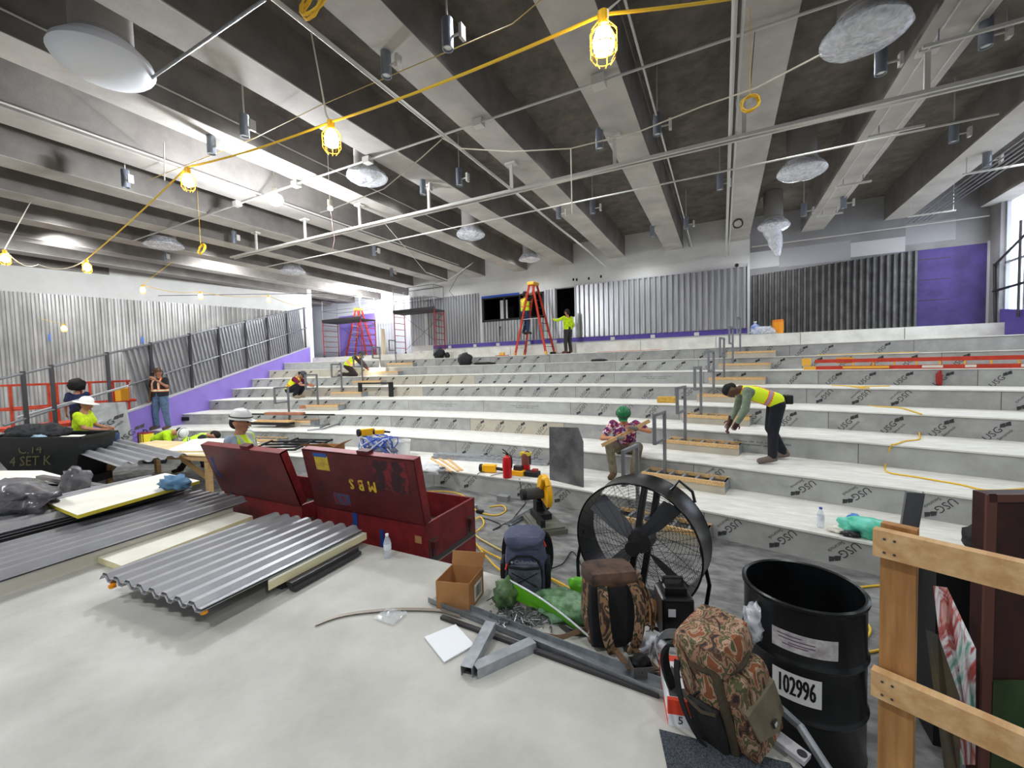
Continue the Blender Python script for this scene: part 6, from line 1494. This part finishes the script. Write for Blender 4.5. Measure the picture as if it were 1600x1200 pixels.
    if shirt or shirtmat:
        sm_=shirtmat or mat('cloth_%d_%d_%d'%shirt,shirt,.9,scale=14,col2=tuple(int(c*.82) for c in shirt))
        sl=[(j['pel']+side*.08*q+up*.03,ch+side*.085*q,.112*B,.118*B) for q in (-1,1)]+[(ch,j['neck']-up*.03,.12*B,.062),(ch+side*.08,j['shR'],.11*B,.075),(ch-side*.08,j['shL'],.11*B,.075)]
        for s in 'LR':
            e=.62 if sleeve=='short' else 1
            if e<1: sl+=[(j['sh'+s],lerp(j['sh'+s],j['el'+s],e),.072*B,.066)]
            else: sl+=[(j['sh'+s],j['el'+s],.070*B,.056),(j['el'+s],lerp(j['el'+s],j['wr'+s],.92),.055,.042)]
        fuse('shirt',sl,sm_,t,.014,4)
    if vest:
        vm=mat('vest_%d_%d_%d'%vest,vest,.8,emit=None); st_=mat('reflective_%d'%stripe[0],stripe,.4); eg=mat('edge_%d_%d'%(edge[0],edge[1]),edge,.7)
        vl=[(j['pel']+side*.08*q+up*.05,ch+side*.09*q,.125*B,.130*B) for q in (-1,1)]+[(ch,j['neck']-up*.05,.13*B,.075),(ch+side*.08,lerp(ch,j['shR'],.86),.12*B,.085),(ch-side*.08,lerp(ch,j['shL'],.86),.12*B,.085)]
        pel=j['pel'];Lt=(j['neck']-pel).length
        def mf(c):
            q=c-pel; h=q.dot(up)/Lt; x=q.dot(side)
            if abs(h-.30)<.07: return 1 if abs(h-.30)<.035 else 2
            if h>.34 and abs(abs(x)-.10)<.042: return 1 if abs(abs(x)-.10)<.02 else 2
            return 0
        fuse('safety_vest',vl,None,t,.014,4,matfn=mf,mats=[vm,st_,eg])
        if vestback: pass
    if gloves:
        gm=mat('glove_%d'%gloves[0],gloves,.9)
        for s in 'LR':
            w=j['wr'+s]; d=(w-j['el'+s]).normalized(); fuse('glove',[(w-d*.04,w+d*.03,.036,.038),(w+d*.03,w+d*.085,.040,.032)],gm,t,.012,2)
    if hat:
        col,kind=hat; hm=mat('hat_%d_%d_%d'%col,col,.35)
        R=Matrix((hs,f,hu)).transposed().to_4x4(); R.translation=hd+hu*.035-f*.005
        if kind=='hard' or kind=='sun':
            mb=MB().xf(R); mb.lathe([(.112,.0),(.114,.02),(.108,.06),(.090,.095),(.055,.118),(0,.127)],n=28)
            if kind=='sun': mb.lathe([(.11,.0),(.19,-.012),(.20,-.008),(.112,.012)],n=28)
            else: mb.lathe([(.112,-.004),(.126,-.002),(.126,.004),(.112,.012)],n=28); mb.add([(-.085,.085,.0),(.085,.085,.0),(.06,.165,-.012),(-.06,.165,-.012)],[(0,1,2,3)]); mb.tube([(0,-.112,.03),(0,-.08,.105),(0,0,.132),(0,.08,.105),(0,.112,.03)],.009,6)
            h_=mb.build('hard_hat',hm,parent=t,smooth=True)
            if kind=='hard': MB().xf(R).tube([(.117*math.cos(a),.117*math.sin(a),.028) for a in [2*PI*i/20 for i in range(20)]],.008,5,True).build('hat_strap',m_joint,parent=h_)
        elif kind=='cap':
            mb=MB().xf(R); mb.lathe([(.1,-.005),(.102,.03),(.088,.075),(.05,.1),(0,.106)],n=24).add([(-.07,.07,.02),(.07,.07,.02),(.06,.17,.0),(-.06,.17,.0)],[(0,1,2,3)]); mb.build('cap',hm,parent=t,smooth=True)
    return t,j,f
# --- poses (metres, z up, facing +Y)
def stand(armL=None,armR=None,sp=.0):
    J=dict(pel=(0,0,.95),neck=(0,.0,1.46),head=(0,.02,1.60),shL=(-.19,0,1.40),shR=(.19,0,1.40),hipL=(-.09,0,.90),hipR=(.09,0,.90),knL=(-.11-sp,.03,.50),knR=(.11+sp,.03,.50),anL=(-.13-sp,-.01,.09),anR=(.13+sp,-.01,.09),toeL=(-.15-sp,.15,.045),toeR=(.15+sp,.15,.045),
     elL=(-.26,-.03,1.13),elR=(.26,-.03,1.13),wrL=(-.28,.05,.88),wrR=(.28,.05,.88),faceto=(0,1,0),chestfwd=(0,1,0))
    if armL: J['elL'],J['wrL']=armL
    if armR: J['elR'],J['wrR']=armR
    return J
def rotJ(J,deg,keys=None): return J
VEST=(216,240,40); 
# 1 bending man on the second tier, right
J=dict(pel=(0,-.16,.95),neck=(0,.36,1.15),head=(.0,.50,1.12),shL=(-.19,.30,1.12),shR=(.19,.30,1.12),hipL=(-.10,-.14,.90),hipR=(.10,-.14,.90),knL=(-.16,-.06,.50),knR=(.16,-.10,.50),anL=(-.20,-.04,.09),anR=(.17,-.30,.09),toeL=(-.24,.14,.045),toeR=(.17,-.12,.045),
 elL=(-.26,.34,.84),elR=(.24,.36,.84),wrL=(-.18,.44,.62),wrR=(.12,.48,.62),faceto=(-.1,.35,-1),chestfwd=(0,.3,-1))
p1=G(1192,722,2*H)
c2a=V(-math.cos(YAW),-math.sin(YAW),0)
t,j,f=person(V(p1.x+.05,p1.y+.12,2*H),math.radians(27+72),J,'person with black hair bending over with a hammer in an orange striped yellow vest',shirt=(128,142,120),vest=(226,246,40),edge=(250,110,50),stripe=(160,150,170),pants=(30,33,42),boots=(110,98,88),sleeve='long',gloves=(60,30,28),skin=(96,66,50),S=1.02)
MB().tube([(.1,.50,.70),(.06,.54,.46)],.018,8).cyl((.0,.54,.44),(.12,.54,.44),.022,n=10).build('hammer',mat('hammer_brown',(80,44,36),.5),parent=t)
MB().rbox((.0,-.30,.98),(.2,.10,.14),.02).cyl((.1,-.32,.96),(.15,-.34,.93),.03).build('tool_pouch',m_black,parent=t)
# 2 seated man with green helmet
J=dict(pel=(0,0,.10),neck=(0,.17,.60),head=(0,.26,.70),shL=(-.19,.12,.53),shR=(.19,.12,.53),hipL=(-.10,.03,.10),hipR=(.10,.03,.10),knL=(-.24,.42,.20),knR=(.22,.44,.20),anL=(-.16,.42,-.25),anR=(.16,.46,-.25),toeL=(-.22,.57,-.29),toeR=(.2,.60,-.29),
 elL=(-.42,.28,.44),elR=(.36,.30,.30),wrL=(-.18,.40,.50),wrR=(.06,.44,.34),faceto=(0,1,-.5),chestfwd=(0,1,-.3))
p2=edge_pt(972,2,0)
m_plaid=ramp_mat('plaid_shirt',[(60,40,110),(150,40,60),(60,46,120),(186,60,70),(230,220,220),(70,50,130)],scale=14,distort=.6,rough=.9,detail=2)
t,j,f=person(V(p2.x,p2.y+.16,2*H),math.radians(180+8),J,'person in green helmet and colourful shirt sitting on the second tier cutting a stick',shirtmat=m_plaid,pants=(128,118,96),boots=(90,72,46),hat=((24,112,64),'hard'),gloves=(112,108,104),skin=(190,130,96),S=1.04,sleeve='short')
MB().beam((-.42,.30,.62),(.34,.52,.22),.02,.06).build('wooden_stick',m_wood,parent=t)
# 3 on the orange ladder
J=stand(armL=((-.30,.22,1.50),(-.22,.42,1.66)),armR=((.30,.22,1.50),(.22,.42,1.66)))
J['knL']=(-.1,.14,.52);J['knR']=(.1,.05,.48);J['faceto']=(0,1,.3)
t,j,f=person(V(-7.12,15.42,8*H+.84),math.radians(-25),J,'person in yellow vest and jeans climbing the orange step ladder with arms raised',shirt=(44,40,44),vest=VEST,edge=(220,150,60),stripe=(226,160,80),pants=(44,60,92),boots=(60,50,40),hair=True,hat=((40,36,34),'cap'),S=1.0,sleeve='long')
# 4 man steadying the ladder
J=stand(armL=((-.34,.22,1.30),(-.30,.50,1.38)),armR=((.27,-.02,1.13),(.26,.14,.92)))
p4=V(-5.35,15.5,8*H)
t,j,f=person(p4,math.radians(62),J,'person in lime long sleeved shirt and dark cap steadying the orange ladder',shirt=(206,236,30),pants=(58,54,52),boots=(96,54,44),hat=((50,30,28),'cap'),sleeve='long',S=.99)
# 5 kneeling welder
J=dict(pel=(0,-.10,.42),neck=(0,.33,.78),head=(0,.46,.82),shL=(-.19,.27,.74),shR=(.19,.27,.74),hipL=(-.1,-.08,.40),hipR=(.1,-.08,.40),knL=(-.14,.18,.06),knR=(.14,.24,.10),anL=(-.12,-.26,.08),anR=(.13,-.22,.08),toeL=(-.12,-.42,.05),toeR=(.13,-.38,.05),
 elL=(-.24,.48,.48),elR=(.24,.50,.48),wrL=(-.1,.66,.30),wrR=(.1,.68,.30),faceto=(0,.5,-.9),chestfwd=(0,.6,-1))
def on_tier(u,n,off=.5):
    R=R1+TD*(n-1)+off; d=_F+_R2*((u-800)/F_PX)-_U2*((565-600)/F_PX); d=V(d.x,d.y,0).normalized(); k=.5
    while (d*k-V(XC,YC,0)).length<R: k+=.01
    return V(d.x*k,d.y*k,n*H)
p5=on_tier(546,6,.55)
t,j,f=person(p5,math.radians(-62),J,'person in yellow vest kneeling on the sixth tier over a glowing tool',shirt=(60,50,50),vest=VEST,edge=(240,130,120),stripe=(230,180,170),pants=(56,44,42),boots=(70,50,44),hat=((70,70,76),'hard'),sleeve='long',gloves=(90,30,30),S=1.08)
sp_=MB().sphere((0.0,.80,.20),.055,12,8).build('glowing_tip',mat('spark_glow',(255,250,220),.3,emit=(255,246,214),estr=22),parent=t)
l_=light('POINT',(0,.86,.26),40,(1,.9,.7),.05); l_.parent=t
# 6 crouching man left aisle
J=dict(pel=(0,-.12,.30),neck=(0,.22,.72),head=(0,.34,.78),shL=(-.19,.17,.66),shR=(.19,.17,.66),hipL=(-.1,-.1,.28),hipR=(.1,-.1,.28),knL=(-.2,.34,.46),knR=(.2,.34,.46),anL=(-.16,.12,.09),anR=(.16,.12,.09),toeL=(-.18,.30,.045),toeR=(.18,.30,.045),
 elL=(-.28,.40,.46),elR=(.28,.42,.46),wrL=(-.12,.62,.42),wrR=(.12,.64,.42),faceto=(0,1,-.6),chestfwd=(0,1,-.5))
p6=on_tier(455,4,.50)
person(p6,math.radians(-62),J,'person in maroon shirt and orange trimmed yellow vest crouching on the fourth tier',shirt=(120,28,60),vest=(232,236,40),edge=(250,120,60),stripe=(226,180,120),pants=(28,30,38),boots=(150,130,110),hat=((60,62,66),'hard'),sleeve='short',S=1.05)
# 7 man in white helmet behind the left chest
d7=_F+_R2*((376-800)/F_PX)-_U2*((700-600)/F_PX); k7=5.35/d7.dot(_F); p7=V(d7.x*k7,d7.y*k7,0)
J=stand(armL=((-.26,.02,1.12),(-.16,.26,1.04)),armR=((.27,.04,1.13),(.16,.30,1.06)))
t,j,f=person(p7,math.radians(-58),J,'person in white helmet and yellow vest over a pale blue shirt behind the left chest',shirt=(168,184,204),vest=(206,232,50),edge=(180,190,180),stripe=(168,172,168),pants=(70,76,90),hat=((232,232,228),'hard'),sleeve='short',S=1.07,gloves=(214,216,220))
# 8 and 9 bending behind the table
J=dict(pel=(0,-.15,.55),neck=(0,.30,.72),head=(0,.44,.70),shL=(-.19,.26,.70),shR=(.19,.26,.70),hipL=(-.1,-.13,.50),hipR=(.1,-.13,.50),knL=(-.13,.22,.35),knR=(.13,.1,.09),anL=(-.13,.12,.09),anR=(.13,-.28,.09),toeL=(-.14,.28,.045),toeR=(.13,-.42,.05),
 elL=(-.24,.36,.42),elR=(.24,.38,.42),wrL=(-.12,.52,.26),wrR=(.12,.54,.26),faceto=(0,.8,-1),chestfwd=(0,.5,-1))
p8=G(272,672,.86); p9=G(322,686,.74)
person(V(p8.x-.3,p8.y-.1,0),math.radians(-70),J,'person in white helmet and plain lime shirt stooping behind the pine table',shirt=(196,240,30),pants=(60,60,66),hat=((232,232,228),'hard'),S=1.12)
J9={k:(v if k in('faceto','chestfwd') else (v[0],v[1],v[2]+(.14 if k not in('anL','anR','toeL','toeR','knL','knR') else 0))) for k,v in J.items()}; J9['knL']=(-.13,.05,.48); J9['knR']=(.13,.0,.46); J9['faceto']=(0,.9,-1)
person(V(p9.x-.1,p9.y-.2,0),math.radians(-50),J9,'person with dark hair bowed low in a green and silver vest left of the chest',shirt=(40,44,46),vest=(190,240,50),edge=(30,34,30),stripe=(190,196,196),pants=(50,50,56),S=.98,gloves=(220,220,222))
# 10 standing man at left
p10=on_tier(247,2,.16)
J=stand(armL=((-.33,.10,1.20),(-.10,.22,1.42)),armR=((.30,-.02,1.12),(.33,.02,.86)),sp=.05)
person(V(p10.x,p10.y,2*H),math.radians(200),J,'person in black shirt and orange vest on the second tier at left',shirt=(26,26,30),vest=(34,34,38),edge=(250,110,40),stripe=(214,226,190),pants=(92,116,144),boots=(80,62,54),hat=((84,56,40),'cap'),skin=(150,104,80),S=1.07,bulk=1.1)
# 11 seated man in lime shirt
p11=G(128,690,.34)
J=dict(pel=(0,0,.86),neck=(0,.06,1.36),head=(0,.10,1.50),shL=(-.2,.04,1.29),shR=(.2,.04,1.29),hipL=(-.1,.03,.84),hipR=(.1,.03,.84),knL=(-.14,.46,.84),knR=(.16,.46,.84),anL=(-.14,.46,.40),anR=(.16,.46,.40),toeL=(-.14,.62,.36),toeR=(.16,.62,.36),
 elL=(-.26,.14,1.04),elR=(.26,.14,1.04),wrL=(-.16,.36,.98),wrR=(.18,.36,.98),faceto=(.1,1,-.1),chestfwd=(0,1,0))
pq=V(-14.0,4.05,0)
d11=_F+_R2*((126-800)/F_PX)-_U2*((660-600)/F_PX); k11=9.5/d11.dot(_F); p11=V(d11.x*k11,d11.y*k11,0)
t11=person(p11,math.radians(-38),J,'person in lime shirt and wide white sun hat seated at the far left facing away',shirt=(206,236,30),pants=(70,92,128),boots=(124,88,60),hat=((236,232,226),'sun'),S=1.14,bulk=1.08)
t=empty('crate_seat',V(p11.x,p11.y,0),math.radians(-38),label='grey box under the seated person in the sun hat',cat='box'); MB().bb((-.25,-.22,0),(.25,.2,.80)).build('box_body',mat('box_grey',(90,92,94),.7),parent=t)
# 12 dark figure behind the lift rails
d12=_F+_R2*((120-800)/F_PX)-_U2*((600-600)/F_PX); k12=12.2/d12.dot(_F); p12=V(d12.x*k12,d12.y*k12,0)
tb=person(V(p12.x,p12.y,.42),math.radians(60),stand(),'person with bushy black hair seen behind the orange lift rails',shirt=(40,46,80),pants=(36,36,44),boots=(60,50,40),S=1.0)
crumple('bushy_hair',V(0,-.02,1.52),(.20,.18,.20),m_hair,None,None,3,.25,parent=tb[0])
t=MB().bb((-.4,-.4,0),(.4,.4,.42)).build('low_platform',m_steel); t.location=V(p12.x,p12.y,0); tag(t,'low dark platform behind the orange lift','platform')
